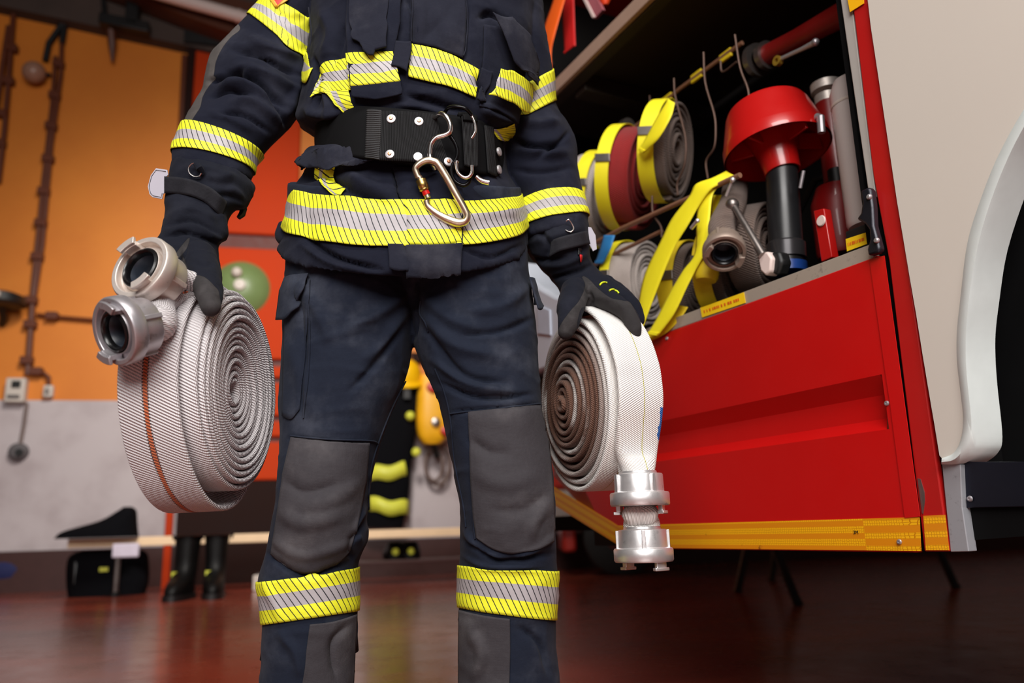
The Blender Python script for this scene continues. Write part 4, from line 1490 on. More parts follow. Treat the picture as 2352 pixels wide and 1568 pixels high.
MB().lathe([(0, 0), (.042, 0), (.045, .008), (.045, hgt - .03), (.036, hgt - .006), (.012, hgt), (0, hgt)], c0 - TT * .0, Z, 40, False).build('body', plain('grey_white_plastic', (196, 186, 182), .4, var=.03), wc)
MB().lathe([(.0455, hgt * .80), (.0462, hgt * .805), (.0462, hgt * .815), (.0455, hgt * .82)], c0, Z, 40).build('lid_seam', M_PALE, wc)
rt = thing('branch_tube', 'red tube with a brass-coloured coupling standing behind the white canister', 'nozzle', T(1915, 330, .2))
p0, p1 = T(1928, 420, .3), T(1903, 238, .3)
MB().tube([p0, p1], [.034, .030], 24).build('tube', M_REDSHADE, rt)
for a, b, r in ((.0, .02, .03), (.03, .05, .036)):
    dv = (p1 - p0).normalized()
    MB().tube([p1 + dv * a, p1 + dv * b], r, 24).build('coupling', M_ALU_W, rt)

# branch pipe with a lever under the shelf
bpz = thing('branch_pipe', 'red branch pipe with a steel lever hanging under the shelf', 'nozzle', T(1800, 110, .3))
a, b = T(1752, 132, .25), T(1960, 20, .25)
dv = (b - a).normalized()
MB().tube([a + dv * .02, a.lerp(b, .4), b], [.026, .024, .03], 24).build('barrel', plain('dark_red_plastic', (128, 20, 18), .4), bpz)
for q, r in ((-.02, .043), (.012, .036)):
    MB().lathe([(r * .6, -.008), (r, -.008), (r, .008), (r * .6, .008)], a + dv * q, dv, 32).build('flange', M_STEEL, bpz)
MB().lathe([(.006, -.006), (.012, -.006), (.012, .006), (.006, .006)], T(1787, 140, .2), TN, 24).build('lever_boss', plain('brass_boss', (196, 160, 60), .4, metal=.6), bpz)
MB().tube([T(1796, 134, .2), T(1840, 114, .2), T(1870, 99, .2)], [.005, .0055, .007], 12).build('lever', M_ALU_B, bpz)
MB().sphere(T(1873, 97, .2), .009, 12).build('lever_tip', M_ALU_D, bpz)

wj = thing('jerrycan', 'cool white plastic canister at the far end of the locker beside the trouser leg', 'canister', T(1255, 845, .1))
q = [(1190, 590), (1212, 632), (1240, 658), (1275, 678), (1302, 682), (1308, 828), (1200, 868)]
MB().prism([T(x, y, .02) for x, y in q], -TN * .16).build('body', plain('cool_white_plastic_can', (222, 228, 240), .4, var=.03), wj, smooth=30, bevel=.012)
MB().prism([T(x, y, .015) for x, y in [(1232, 700), (1262, 712), (1264, 770), (1234, 766)]], -TN * .01).build('recess', plain('pale_blue_plastic', (206, 214, 230), .45), wj, smooth=0, bevel=.002)
# on the shelf above
ribbon('strap', 'broad orange strap hanging over the end of the locker shelf', 'strap', [(1282, -40), (1268, 8), (1244, 85), (1246, 150), (1254, 172)], [(1310, -40), (1297, 0), (1274, 80), (1266, 120), (1268, 170)], [.01, .005, -.01, -.012, -.012], plain('orange_webbing', (242, 98, 22), .55, var=.06))
ribbon('strap', 'narrow red strap standing on the shelf behind the orange strap', 'strap', [(1290, -40), (1291, 20), (1293, 70), (1296, 125)], [(1316, -40), (1318, 0), (1320, 60), (1322, 105)], [.06, .06, .06, .05], plain('red_webbing', (190, 24, 22), .6, var=.08))
po = thing('pole', 'pale pole leaning on the shelf behind the orange strap', 'pole', T(1252, 90, .2))
MB().tube([T(1214, -40, .2), T(1252, 80, .2)], .014, 14).build('shaft', M_WHITEP, po)
MB().tube([T(1251, 76, .2), T(1254, 86, .2)], .017, 14).build('ferrule', M_STEEL, po)
po = thing('pole', 'thin brownish pole leaning on the shelf nearest the sleeve', 'pole', T(1260, 150, .12))
MB().tube([T(1190, -40, .12), T(1262, 150, .12)], .013, 14).build('shaft', M_SHELF, po)
MB().tube([T(1258, 140, .12), T(1264, 156, .12)], .016, 14).build('ferrule', M_STEEL, po)
hb = thing('signal_disc', 'pink and white disc leaning on the shelf', 'disc', T(1360, 20, .1))
MB().prism([T(1322, -40, .1), T(1352, -40, .1), T(1384, 22, .1), T(1366, 42, .1), T(1359, 40, .1)], -TN * .01).build('face', plain('dusty_pink', (168, 96, 104), .5), hb)
MB().prism([T(1318, -40, .098), T(1327, -40, .098), T(1367, 39, .098), T(1360, 42, .098)], -TN * .014).build('rim', M_WHITEP, hb, bevel=.002)
cn = thing('traffic_cone', 'orange cone tip on the shelf right of the pink disc', 'cone', T(1390, 5, .12))
MB().tube([T(1388, -60, .12), T(1390, 0, .12), T(1391, 12, .12)], [.03, .018, .008], 20).build('cone', plain('orange_plastic', (232, 70, 26), .45), cn)
MB().tube([T(1389, -40, .12), T(1389, -30, .12)], [.029, .026], 20).build('collar', M_WHITEP, cn)
# ================================================================ the firefighter
M_NAVY = fabric('navy_turnout_cloth', (21, 24, 39), (60, 62, 75), .42)
M_NAVYM = fabric('navy_turnout_cloth_patched', (21, 24, 39), (60, 62, 75), .42, mask=(74, 70, 68))
M_FLAP = fabric('navy_flap_cloth', (32, 34, 47), (84, 84, 92), .5)
M_TROU = fabric('navy_trouser_cloth', (29, 35, 50), (84, 88, 100), .5)
M_PAD = fabric('grey_knee_rubber', (62, 59, 63), (104, 100, 102), .5, .7, 500)
M_GLOVE = fabric('navy_glove_cloth', (19, 22, 34), (54, 56, 68), .3, .8, mask=(48, 46, 47))
M_WEB = plain('black_ribbed_webbing', (24, 24, 26), .6, spec=.2, var=.15, scale=30)
M_BELTP = plain('black_belt_padding', (10, 10, 12), .8, spec=.15, var=.2, scale=20)
M_SKIN = plain('skin', (206, 160, 134), .5, var=.08, scale=10)
M_HAIR = plain('dark_hair', (40, 30, 24), .6)
M_CHROME = plain('polished_chrome', (232, 226, 222), .2, metal=1.0, var=.05)
M_GOLD = plain('gold_zinc_steel', (226, 210, 184), .32, metal=1.0, var=.08)
M_BRASS = plain('brass_sleeve', (200, 164, 96), .3, metal=1.0, var=.08)
M_COPPER = plain('copper_rivet', (206, 140, 110), .35, metal=.9)
M_TAB = plain('pale_grey_reflective_tab', (186, 184, 196), .5, var=.05)

# ribbed webbing: ridges by bump, shade in the grooves painted into the colour
t = NT('ribbed_belt_webbing')
u, v, _ = t.sep(t.uv())
rb = t.math('SINE', t.math('MULTIPLY', u, 6.2832 / .0026))
c = t.mix(t.ramp(rb, -.6, .6), col(10, 10, 11), col(34, 34, 36))
M_RIB = t.fin(c, .6, 0, t.bump(rb, .6, .0008), Specular_IOR_Level=.2)

# lime / silver segmented tape
def hivis(name, pitch=.0105, slant=.032, thick=.155, lime=(244, 246, 40), silver=(172, 167, 170), swap=None):
    t = NT(name)
    u, v, _ = t.sep(t.uv())
    if swap:
        u, v = t.math('MULTIPLY', v, swap[1]), t.math('MULTIPLY', u, 1 / swap[0])
    s = t.math('FRACT', t.math('ADD', t.math('MULTIPLY', u, 1 / pitch), t.math('MULTIPLY', v, slant / pitch)))
    ln = t.math('LESS_THAN', s, thick)
    sil = t.math('MULTIPLY', t.math('GREATER_THAN', v, .34), t.math('LESS_THAN', v, .66))
    o = t.obj()
    n1 = t.noise(o, 14, 4)
    sv = t.mix(n1, col(*[q * .93 for q in silver]), col(*[min(255, q * 1.12) for q in silver]))
    c = t.mix(sil, t.mix(n1, col(*lime), col(lime[0] - 8, lime[1] - 8, lime[2] + 14)), sv)
    c = t.mix(ln, c, (.006, .008, .014, 1))
    return t.fin(c, t.math('MULTIPLY_ADD', sil, -.06, .62), t.math('MULTIPLY', sil, .05), t.bump(t.math('SUBTRACT', 1.0, ln), .4, .0004))


M_HV = hivis('lime_silver_tape', slant=-.040)
M_HVR = hivis('lime_silver_tape_reverse', slant=-.030, thick=.10)
M_HVC = hivis('lime_silver_tape_cross', slant=.012, swap=(.036, .055))
M_HVP = hivis('lime_silver_tape_panel', slant=.040)

FX, FY = -0.14, 1.36
man = thing('person', 'firefighter in dark navy turnout gear standing with a rolled hose in each gloved hand', 'person', (FX, FY, 0))

# ---------------------------------------------------------------- body under the clothes
def pt(px, py, Y):
    return P(px, py, Y)


sk = MB()
chain(sk, [(pt(955, 560, 1.38), .075), (pt(955, 480, 1.38), .10), (pt(955, 330, 1.38), .125), (pt(968, 120, 1.38), .14), (pt(975, -20, 1.38), .12), (pt(978, -120, 1.38), .075), (pt(978, -190, 1.37), .06), (pt(978, -230, 1.36), .058)], 20)
hc = pt(978, -330, 1.355)
R_ = []
for dz, w_, f_, b_ in [(-.115, .035, .075, -.02), (-.095, .05, .09, .02), (-.06, .062, .095, .06), (-.02, .07, .094, .085), (.02, .074, .092, .098), (.06, .074, .088, .10), (.095, .062, .07, .085), (.118, .035, .04, .05)]:
    R_.append((hc.x, hc.y + (b_ - f_) / 2, hc.z + dz, w_, 0, 0, 0, -(f_ + b_) / 2, 0, 2.2))
add_closed(sk, loft(R_, 40, 6))
chain(sk, [(hc + Vector((0, -.088, .02)), .010), (hc + Vector((0, -.108, -.025)), .014)], 10)
for k in (-1, 1):
    chain(sk, [(hc + Vector((.074 * k, .01, .025)), .014), (hc + Vector((.078 * k, .015, -.02)), .010)], 10)
    chain(sk, [(hc + Vector((.032 * k, -.086, .028)), .012), (hc + Vector((.03 * k, -.084, .024)), .011)], 8)
chain(sk, [(hc + Vector((-.024, -.088, -.055)), .007), (hc + Vector((0, -.094, -.055)), .009), (hc + Vector((.024, -.088, -.055)), .007)], 8)
for pts in ([(740, -40, 1.38, .045), (655, 60, 1.375, .04), (590, 190, 1.36, .038), (500, 330, 1.31, .042), (450, 500, 1.26, .034)],
            [(1180, -40, 1.38, .04), (1200, 100, 1.405, .036), (1225, 270, 1.425, .036), (1262, 440, 1.44, .04), (1310, 610, 1.42, .032)],
            [(860, 560, 1.36, .07), (770, 860, 1.35, .08), (740, 1100, 1.34, .065), (715, 1380, 1.36, .055), (705, 1720, 1.39, .045)],
            [(1050, 560, 1.38, .07), (1110, 860, 1.37, .08), (1160, 1100, 1.36, .065), (1165, 1380, 1.38, .055), (1168, 1720, 1.40, .045)]):
    chain(sk, [(pt(x, y, Y), r) for x, y, Y, r in pts], 16)
bm_ = remesh(sk, .007, 6)
body = link('body', bm_, M_SKIN, man)
bm_.polygons.foreach_set('use_smooth', [True] * len(bm_.polygons))
MB().sphere(hc + Vector((0, .03, .035)), .1, 28, (.8, .98, .95)).build('hair', M_HAIR, body, smooth=180)

# ---------------------------------------------------------------- boots below the trouser legs
for k, (x, lab) in enumerate([(705, None), (1168, None)]):
    b_ = pt(x, 1720, 1.39)
    b_.z = 0
    fwd = Vector((-.12 if k == 0 else .12, -1, 0))
    sub = boot(None, b_, fwd, .24, name='boot', s=.95, tab=False)
    for ch in list(sub.children):
        nm = 'boot' if ch.name.startswith('shaft') else 'sole'
        ch.parent = man
        ch.matrix_parent_inverse = Matrix.Translation(-Vector(man.location))
        ch.name = nm
        if nm == 'boot':
            bo = ch
        else:
            so = ch
    so.parent = bo; so.matrix_parent_inverse = Matrix.Identity(4)
    bpy.data.objects.remove(sub)

# ---------------------------------------------------------------- trousers
LA = [ring(668, 420, 962, 440, 1.36, 1.37, .125, 430), ring(664, 540, 960, 560, 1.36, 1.37, .122, 560), ring(660, 640, 957, 660, 1.355, 1.365, .115, 655), ring(655, 740, 948, 775, 1.35, 1.36, .11, 760),
      ring(652, 850, 930, 868, 1.345, 1.35, .10, 862), ring(649, 950, 892, 955, 1.34, 1.345, .094, 960), ring(651, 1015, 867, 1030, 1.335, 1.34, .09, 1030), ring(647, 1100, 846, 1110, 1.33, 1.33, .088, 1110),
      ring(636, 1190, 838, 1185, 1.33, 1.33, .085, 1195), ring(620, 1255, 840, 1242, 1.335, 1.335, .08, 1262),
      ring(601, 1333, 818, 1303, 1.345, 1.345, .078, 1326), ring(609, 1433, 817, 1403, 1.35, 1.35, .076, 1424), ring(607, 1500, 812, 1490, 1.355, 1.355, .076, 1500), ring(604, 1570, 809, 1570, 1.36, 1.36, .075, 1575),
      ring(598, 1700, 806, 1700, 1.37, 1.37, .08, 1710), ring(594, 1790, 806, 1790, 1.375, 1.375, .085, 1800)]
LB = [ring(948, 440, 1196, 430, 1.37, 1.37, .125, 430), ring(950, 560, 1208, 545, 1.37, 1.37, .122, 560), ring(952, 660, 1219, 650, 1.365, 1.365, .115, 655), ring(950, 775, 1231, 755, 1.36, 1.365, .11, 770),
      ring(984, 870, 1237, 868, 1.355, 1.36, .10, 875), ring(1010, 925, 1243, 935, 1.35, 1.355, .097, 935), ring(1030, 1010, 1253, 1010, 1.345, 1.35, .093, 1010), ring(1045, 1100, 1268, 1095, 1.34, 1.345, .09, 1100),
      ring(1058, 1180, 1275, 1175, 1.34, 1.345, .086, 1180), ring(1057, 1245, 1276, 1245, 1.35, 1.35, .082, 1255),
      ring(1057, 1298, 1277, 1311, 1.36, 1.36, .08, 1306), ring(1057, 1394, 1273, 1423, 1.37, 1.37, .078, 1412), ring(1056, 1490, 1277, 1500, 1.375, 1.375, .077, 1500), ring(1056, 1570, 1282, 1570, 1.38, 1.38, .077, 1575),
      ring(1054, 1700, 1286, 1700, 1.385, 1.385, .082, 1710), ring(1054, 1790, 1288, 1790, 1.39, 1.39, .086, 1800)]
mb = MB()
add_closed(mb, loft(LA, 64, 6)); add_closed(mb, loft(LB, 64, 6))
chain(mb, [(P(952, 520, 1.36), .09), (P(951, 640, 1.36), .075), (P(948, 700, 1.36), .055), (P(947, 736, 1.36), .035)], 24)
tm = remesh(mb, .0036, 5)
wrinkle(tm, .0035, 9, 3, (1, 1, .8))
wrinkle(tm, .0022, 22, 8, (.6, 1, 1.5))
TF = [([(945, 660), (870, 720), (790, 760)], 16, .006), ([(940, 700), (880, 790), (830, 830)], 14, .005), ([(930, 745), (850, 850), (800, 900)], 14, -.004),
      ([(962, 665), (1030, 730), (1110, 760)], 18, .006), ([(965, 710), (1040, 790), (1150, 820)], 16, .006), ([(975, 750), (1060, 860), (1170, 880)], 14, -.005), ([(985, 820), (1080, 880), (1190, 905)], 12, .006),
      ([(1010, 880), (1100, 912), (1225, 905)], 9, -.006), ([(1220, 650), (1160, 700), (1080, 715)], 14, .004), ([(1228, 730), (1150, 760), (1060, 770)], 12, -.004),
      ([(960, 640), (958, 720), (950, 780)], 7, -.012), ([(665, 640), (720, 700), (760, 790)], 16, .004), ([(655, 780), (690, 850), (720, 960)], 16, .004), ([(690, 640), (700, 800), (690, 960)], 8, -.003),
      ([(660, 1006), (760, 1016), (845, 1022)], 6, -.005), ([(1040, 945), (1140, 938), (1236, 928)], 6, -.005),
      # below the knees
      ([(612, 1270), (700, 1322), (800, 1290)], 10, -.006), ([(625, 1235), (700, 1275), (830, 1235)], 10, .003), ([(835, 1200), (800, 1250), (815, 1290)], 9, -.005), ([(842, 1160), (815, 1210), (828, 1250)], 9, .005),
      ([(1062, 1240), (1150, 1288), (1274, 1270)], 9, -.006), ([(1062, 1210), (1100, 1262), (1170, 1285)], 8, .004), ([(1060, 1275), (1120, 1300), (1250, 1300)], 6, .004), ([(1272, 1225), (1230, 1262), (1180, 1280)], 8, .004),
      ([(650, 1100), (700, 1130), (780, 1110)], 16, -.004), ([(640, 1170), (700, 1200), (790, 1180)], 16, .005), ([(830, 1100), (760, 1150), (700, 1160)], 14, .004),
      ([(1080, 1010), (1130, 1040), (1180, 1040)], 16, -.005), ([(1085, 1080), (1150, 1110), (1240, 1090)], 16, .004), ([(1260, 1130), (1200, 1170), (1120, 1170)], 16, -.004), ([(1262, 1150), (1225, 1200), (1220, 1240)], 10, .005),
      ([(640, 1450), (680, 1500), (690, 1560)], 12, .004), ([(800, 1430), (760, 1480), (770, 1560)], 14, -.004), ([(1080, 1440), (1110, 1500), (1090, 1560)], 14, .005), ([(1190, 1440), (1240, 1480), (1260, 1550)], 12, -.004),
      ([(605, 1330), (640, 1400), (645, 1430)], 8, .004), ([(655, 1340), (660, 1420)], 8, -.004)]
sculpt(tm, [(l, w * .85, a * 1.5) for l, w, a in TF])
relax(tm, 1)
trou = link('trousers', tm, M_TROU, man)
tm.polygons.foreach_set('use_smooth', [True] * len(tm.polygons))
TS_ = Surf(tm)


def ring_band(name, rings, i0, i1, surf, mat, parent, off=.0022, nu=160, nv=14, width=None, thick=.0012):
    G = loft(rings, nu, nv / (i1 - i0), 0.004, i0, i1)
    G = [[surf.near(p, off) for p in row] for row in G]
    # light smoothing so the tape bridges small wrinkles
    A = np.array([[tuple(p) for p in r] for r in G])
    for _ in range(5):
        B = A.copy()
        B = .5 * A + .25 * (np.roll(A, 1, 1) + np.roll(A, -1, 1))
        A = B
    m = len(A)
    G = [[Vector(p) for p in r] + [Vector(r[0])] for r in A]
    UV, per = [], None
    mid = G[m // 2]
    acc = [0.0]
    for a, b in zip(mid, mid[1:]):
        acc.append(acc[-1] + (b - a).length)
    for i in range(m):
        UV.append([(acc[j] + 1e-4, 1 - i / (m - 1) + 1e-5) for j in range(len(mid))])
    mb = MB().grid(G, UV)
    o = mb.build(name, mat, parent, smooth=70, solid=thick)
    c = sum((p for p in mid), Vector()) / len(mid)
    nrm = (G[0][1] - G[0][0]).cross(G[1][0] - G[0][0])
    if nrm.dot(G[0][0] - c) < 0:
        o.modifiers[0].offset = -1
        o.modifiers[0].thickness = thick
        o.data.flip_normals(); o.modifiers[0].offset = 1
    return o


ring_band('reflective_band', LA, 10, 11, TS_, M_HV, trou)
ring_band('reflective_band', LB, 10, 11, TS_, M_HV, trou)
pads = [([[(671, 1003), (760, 1012), (846, 1016)], [(652, 1090), (750, 1100), (838, 1105)], [(640, 1180), (735, 1190), (822, 1195)], [(630, 1242), (720, 1262), (813, 1236)], [(626, 1270), (660, 1303), (710, 1312), (765, 1296), (804, 1262)]], 'knee_pad'),
        ([[(1077, 948), (1150, 940), (1237, 932)], [(1080, 1020), (1160, 1015), (1256, 1005)], [(1084, 1110), (1170, 1110), (1266, 1100)], [(1090, 1190), (1180, 1195), (1270, 1185)], [(1094, 1215), (1180, 1228), (1271, 1215)], [(1096, 1234), (1135, 1260), (1177, 1269), (1230, 1263), (1268, 1242)]], 'knee_pad'),
        ([[(712, 1433), (765, 1426), (816, 1410)], [(703, 1500), (760, 1498), (812, 1492)], [(694, 1575), (755, 1575), (808, 1572)], [(690, 1660), (750, 1660), (806, 1660)]], 'shin_patch'),
        ([[(1058, 1400), (1110, 1412), (1171, 1420)], [(1057, 1490), (1110, 1492), (1172, 1494)], [(1057, 1570), (1110, 1572), (1170, 1574)], [(1056, 1660), (1110, 1660), (1170, 1660)]], 'shin_patch')]
for rows, nm in pads:
    conform_patch(nm, TS_, rows, M_PAD, trou, 40, 44, .0022, .0016)
# side pocket flaps and welts
conform_patch('pocket_flap', TS_, [[(664, 640), (690, 634), (714, 632)], [(657, 670), (680, 668), (706, 660)], [(653, 736), (672, 734), (692, 712)]], M_TROU, trou, 16, 18, .006, .003, lift=lambda a, b: .006 * b)
conform_patch('pocket_flap', TS_, [[(1207, 640), (1214, 640), (1222, 644)], [(1212, 680), (1219, 684), (1226, 690)], [(1216, 715), (1222, 716), (1226, 710)]], M_TROU, trou, 10, 14, .006, .003, lift=lambda a, b: .010 * b)
conform_patch('side_pocket', TS_, [[(664, 650), (700, 660), (714, 640)], [(656, 780), (690, 790), (708, 760)], [(652, 955), (672, 962), (690, 940)]], M_TROU, trou, 16, 26, .002, .002)
for ln in ([(668, 1000), (760, 1008), (850, 1012), (868, 1020)], [(1036, 950), (1076, 946), (1150, 936), (1240, 927)], [(845, 1016), (838, 1105), (820, 1200), (800, 1262)], [(1078, 948), (1082, 1040), (1088, 1180), (1092, 1238)],
           [(930, 875), (895, 945), (858, 1045), (846, 1110), (845, 1180)], [(1000, 845), (1022, 900), (1036, 960), (1046, 1060), (1066, 1160), (1072, 1210)], [(968, 690), (966, 720), (978, 740), (985, 760)], [(708, 632), (712, 800), (698, 960)]):
    c_ = catmull(ln, 14)
    pts = [TS_.shoot(x, y, .0016) for x, y in c_]
    pts = [p for p in pts if p is not None]
    if len(pts) > 3:
        pts = [pts[0]] + [(a + b + c) / 3 for a, b, c in zip(pts, pts[1:], pts[2:])] + [pts[-1]]
        MB().tube(pts, .0014, 6).build('seam', M_TROU, trou, smooth=80)

# ---------------------------------------------------------------- jacket: torso and both sleeves as one cloth
TO = [ring(905, -215, 1055, -215, 1.36, 1.36, .075), ring(850, -180, 1105, -180, 1.365, 1.365, .085), ring(755, -135, 1200, -135, 1.37, 1.37, .105), ring(715, -60, 1235, -60, 1.37, 1.37, .13, -140),
      ring(722, 30, 1225, 30, 1.365, 1.365, .145, -40), ring(714, 120, 1216, 125, 1.36, 1.36, .15, 70), ring(704, 196, 1200, 210, 1.36, 1.36, .152, 140), ring(694, 258, 1190, 272, 1.36, 1.36, .153, 212),
      ring(690, 288, 1180, 300, 1.36, 1.36, .146, 252), ring(728, 318, 1160, 328, 1.36, 1.36, .128, 285), ring(724, 362, 1164, 390, 1.36, 1.36, .128, 372), ring(704, 396, 1180, 422, 1.36, 1.36, .138, 415),
      ring(683, 427, 1190, 446, 1.36, 1.36, .148, 458), ring(662, 508, 1204, 520, 1.36, 1.36, .155, 564), ring(650, 545, 1208, 555, 1.36, 1.36, .158, 615), ring(648, 556, 1208, 566, 1.36, 1.36, .156, 632)]
SA = [ring(700, -90, 800, -60, 1.38, 1.38, .07), ring(655, -75, 770, 20, 1.38, 1.38, .08), ring(607, 2, 726, 62, 1.37, 1.38, .072, 10), ring(573, 38, 706, 140, 1.365, 1.375, .072, 72), ring(535, 78, 700, 182, 1.36, 1.37, .074, 120), ring(498, 116, 696, 215, 1.355, 1.37, .076, 155),
      ring(478, 160, 692, 240, 1.35, 1.365, .076, 195), ring(468, 205, 680, 268, 1.34, 1.355, .073, 230), ring(444, 252, 640, 312, 1.325, 1.335, .068, 262), ring(424, 298, 598, 350, 1.31, 1.32, .063, 290), ring(404, 358, 578, 390, 1.295, 1.30, .060, 345), ring(402, 384, 572, 412, 1.29, 1.295, .058, 375)]
SB = [ring(1130, -70, 1225, -80, 1.38, 1.38, .07), ring(1150, 0, 1232, -30, 1.39, 1.395, .075), ring(1160, 90, 1248, 70, 1.40, 1.41, .072, 75), ring(1172, 205, 1262, 160, 1.41, 1.43, .068, 178), ring(1166, 282, 1268, 234, 1.41, 1.44, .068, 248), ring(1150, 330, 1300, 285, 1.41, 1.44, .070, 300),
      ring(1148, 380, 1318, 328, 1.41, 1.44, .070, 345), ring(1165, 420, 1322, 385, 1.41, 1.43, .066, 400), ring(1192, 476, 1336, 462, 1.405, 1.425, .062, 434), ring(1204, 522, 1343, 500, 1.40, 1.42, .058, 492), ring(1206, 545, 1344, 520, 1.40, 1.415, .056, 520)]
mb = MB()
for R_ in (TO, SA, SB):
    add_closed(mb, loft(R_, 72, 6))
jm = remesh(mb, .0036, 5)
wrinkle(jm, .005, 8, 21, (1, 1, .8))
wrinkle(jm, .0032, 20, 33, (.7, 1, 1.4))
JF = [  # right sleeve (at the left of the photo)
    ([(560, 80), (620, 110), (690, 130)], 13, .006), ([(530, 115), (600, 128), (690, 180)], 12, -.008), ([(545, 150), (610, 170), (690, 215)], 14, .008), ([(520, 165), (590, 190), (660, 250)], 11, -.009), ([(478, 186), (510, 178), (560, 160)], 10, -.013),
    ([(500, 205), (555, 192), (630, 235)], 13, .009), ([(480, 225), (530, 208), (575, 222)], 8, -.007), ([(520, 240), (580, 235), (650, 285)], 13, .008), ([(500, 262), (560, 262), (620, 305)], 10, -.006), ([(690, 140), (680, 200), (660, 270)], 12, .006),
    ([(600, 200), (640, 250), (655, 290)], 8, -.007), ([(470, 255), (520, 270), (580, 300)], 10, .004), ([(640, 60), (665, 105), (700, 120)], 10, -.006), ([(628, 20), (660, 48), (700, 40)], 12, -.008),
    # chest
    ([(735, 20), (760, 80), (740, 140)], 16, .007), ([(790, 60), (775, 120), (770, 150)], 12, -.008), ([(930, -20), (948, 40), (944, 110)], 6, -.010), ([(960, -20), (965, 40), (958, 100)], 10, .006), ([(1000, 30), (1030, 80), (1040, 120)], 20, .005), ([(1075, 0), (1070, 60), (1068, 130)], 8, -.005),
    ([(1040, 20), (1010, 60), (970, 90)], 16, -.004), ([(1100, 40), (1130, 30), (1180, 60)], 12, -.008), ([(925, 215), (1000, 235), (1080, 260)], 14, -.007), ([(905, 240), (980, 250), (1060, 275)], 8, .006),
    ([(718, 130), (735, 190), (722, 250)], 10, -.010), ([(745, 190), (752, 230), (760, 270)], 9, .007), ([(700, 250), (730, 262), (790, 258)], 9, .009), ([(1100, 240), (1125, 262), (1180, 280)], 10, .008), ([(1090, 180), (1110, 215), (1112, 250)], 9, -.010),
    # left sleeve
    ([(1180, 270), (1230, 285), (1290, 278)], 12, .007), ([(1160, 310), (1220, 335), (1300, 330)], 12, -.008), ([(1175, 345), (1240, 352), (1310, 350)], 12, .007), ([(1310, 300), (1280, 330), (1230, 365)], 9, -.005), ([(1180, 390), (1240, 395), (1315, 385)], 12, -.004), ([(1215, 100), (1225, 150)], 10, -.005),
    # skirt
    ([(700, 395), (760, 380), (850, 372)], 10, .010), ([(690, 415), (740, 405), (800, 430)], 10, -.008), ([(790, 395), (850, 430), (905, 455)], 16, .006), ([(770, 420), (830, 450), (900, 480)], 14, -.006), ([(905, 385), (915, 430), (920, 460)], 7, -.010), ([(1000, 390), (1020, 430), (1060, 455)], 14, .006), ([(1090, 410), (1130, 440), (1190, 450)], 10, -.005),
    ([(720, 430), (712, 500), (720, 550)], 12, -.003), ([(850, 480), (840, 530), (860, 570)], 14, -.004), ([(925, 460), (928, 560), (935, 630)], 6, -.009), ([(700, 540), (770, 590), (880, 620)], 9, -.007), ([(690, 560), (760, 605), (850, 625)], 7, .005), ([(1060, 500), (1130, 490), (1200, 480)], 16, .003), ([(1060, 570), (1130, 590), (1205, 560)], 9, -.004)]
sculpt(jm, [(l, w * .82, a * 1.6) for l, w, a in JF])
relax(jm, 1)
jm.materials.append(M_NAVYM)
jac = link('jacket', jm, None, man)
jm.polygons.foreach_set('use_smooth', [True] * len(jm.polygons))
JS = Surf(jm)


def mask_attr(me, polys, soft=7.0, front=None):
    """signed-distance mask of sewn-on patches, stored per vertex"""
    v, n = get_v(me), get_n(me)
    q = proj_np(v)
    out = np.zeros(len(v))
    for poly, cond in polys:
        L = np.array(catmull(poly, 8, True) if len(poly) > 4 else poly, float)
        L = np.vstack([L, L[:1]])
        d, _ = poly_dist(q, L)
        ins = np.zeros(len(q), bool)
        for a, b in zip(L, L[1:]):
            c = ((a[1] > q[:, 1]) != (b[1] > q[:, 1])) & (q[:, 0] < (b[0] - a[0]) * (q[:, 1] - a[1]) / (b[1] - a[1] + 1e-12) + a[0])
            ins ^= c
        sd = np.where(ins, d, -d)
        f = np.clip(.5 + sd / (2 * soft), 0, 1)
        if cond is not None:
            f = f * cond(v, n)
        out = np.maximum(out, f)
    at = me.attributes.new('mask', 'FLOAT', 'POINT')
    at.data.foreach_set('value', out.astype(np.float32))


mask_attr(jm, [([(548, 62), (510, 95), (492, 130), (520, 140), (500, 175), (560, 155), (590, 135), (540, 120), (530, 95), (562, 68), (440, 40), (440, 180), (470, 195)], None) if False else
               ([(440, 60), (530, 50), (552, 66), (530, 86), (510, 112), (496, 142), (484, 186), (430, 190)], None),
               ([(400, 310), (420, 230), (466, 188), (502, 172), (480, 198), (466, 222), (460, 246), (446, 268), (428, 296)], None)], 5.0)  # elbow patch outlined by its lit strips; shaded middle left navy

# bands
ring_band('reflective_band', SA, 2, 3, JS, M_HVR, jac)
ring_band('reflective_band', SA, 9, 10, JS, M_HV, jac)
ring_band('reflective_band', SB, 3, 4, JS, M_HVR, jac)
ring_band('reflective_band', SB, 8, 9, JS, M_HVR, jac)


def torso_band(name, top, bot, mat, off=.003, n=110, m=14, lift=None):
    return conform_patch(name, JS, [top, [((a[0] + b[0]) / 2, (a[1] + b[1]) / 2) for a, b in zip(top, bot)], bot], mat, jac, n, m, off, .0012, lift=lift)


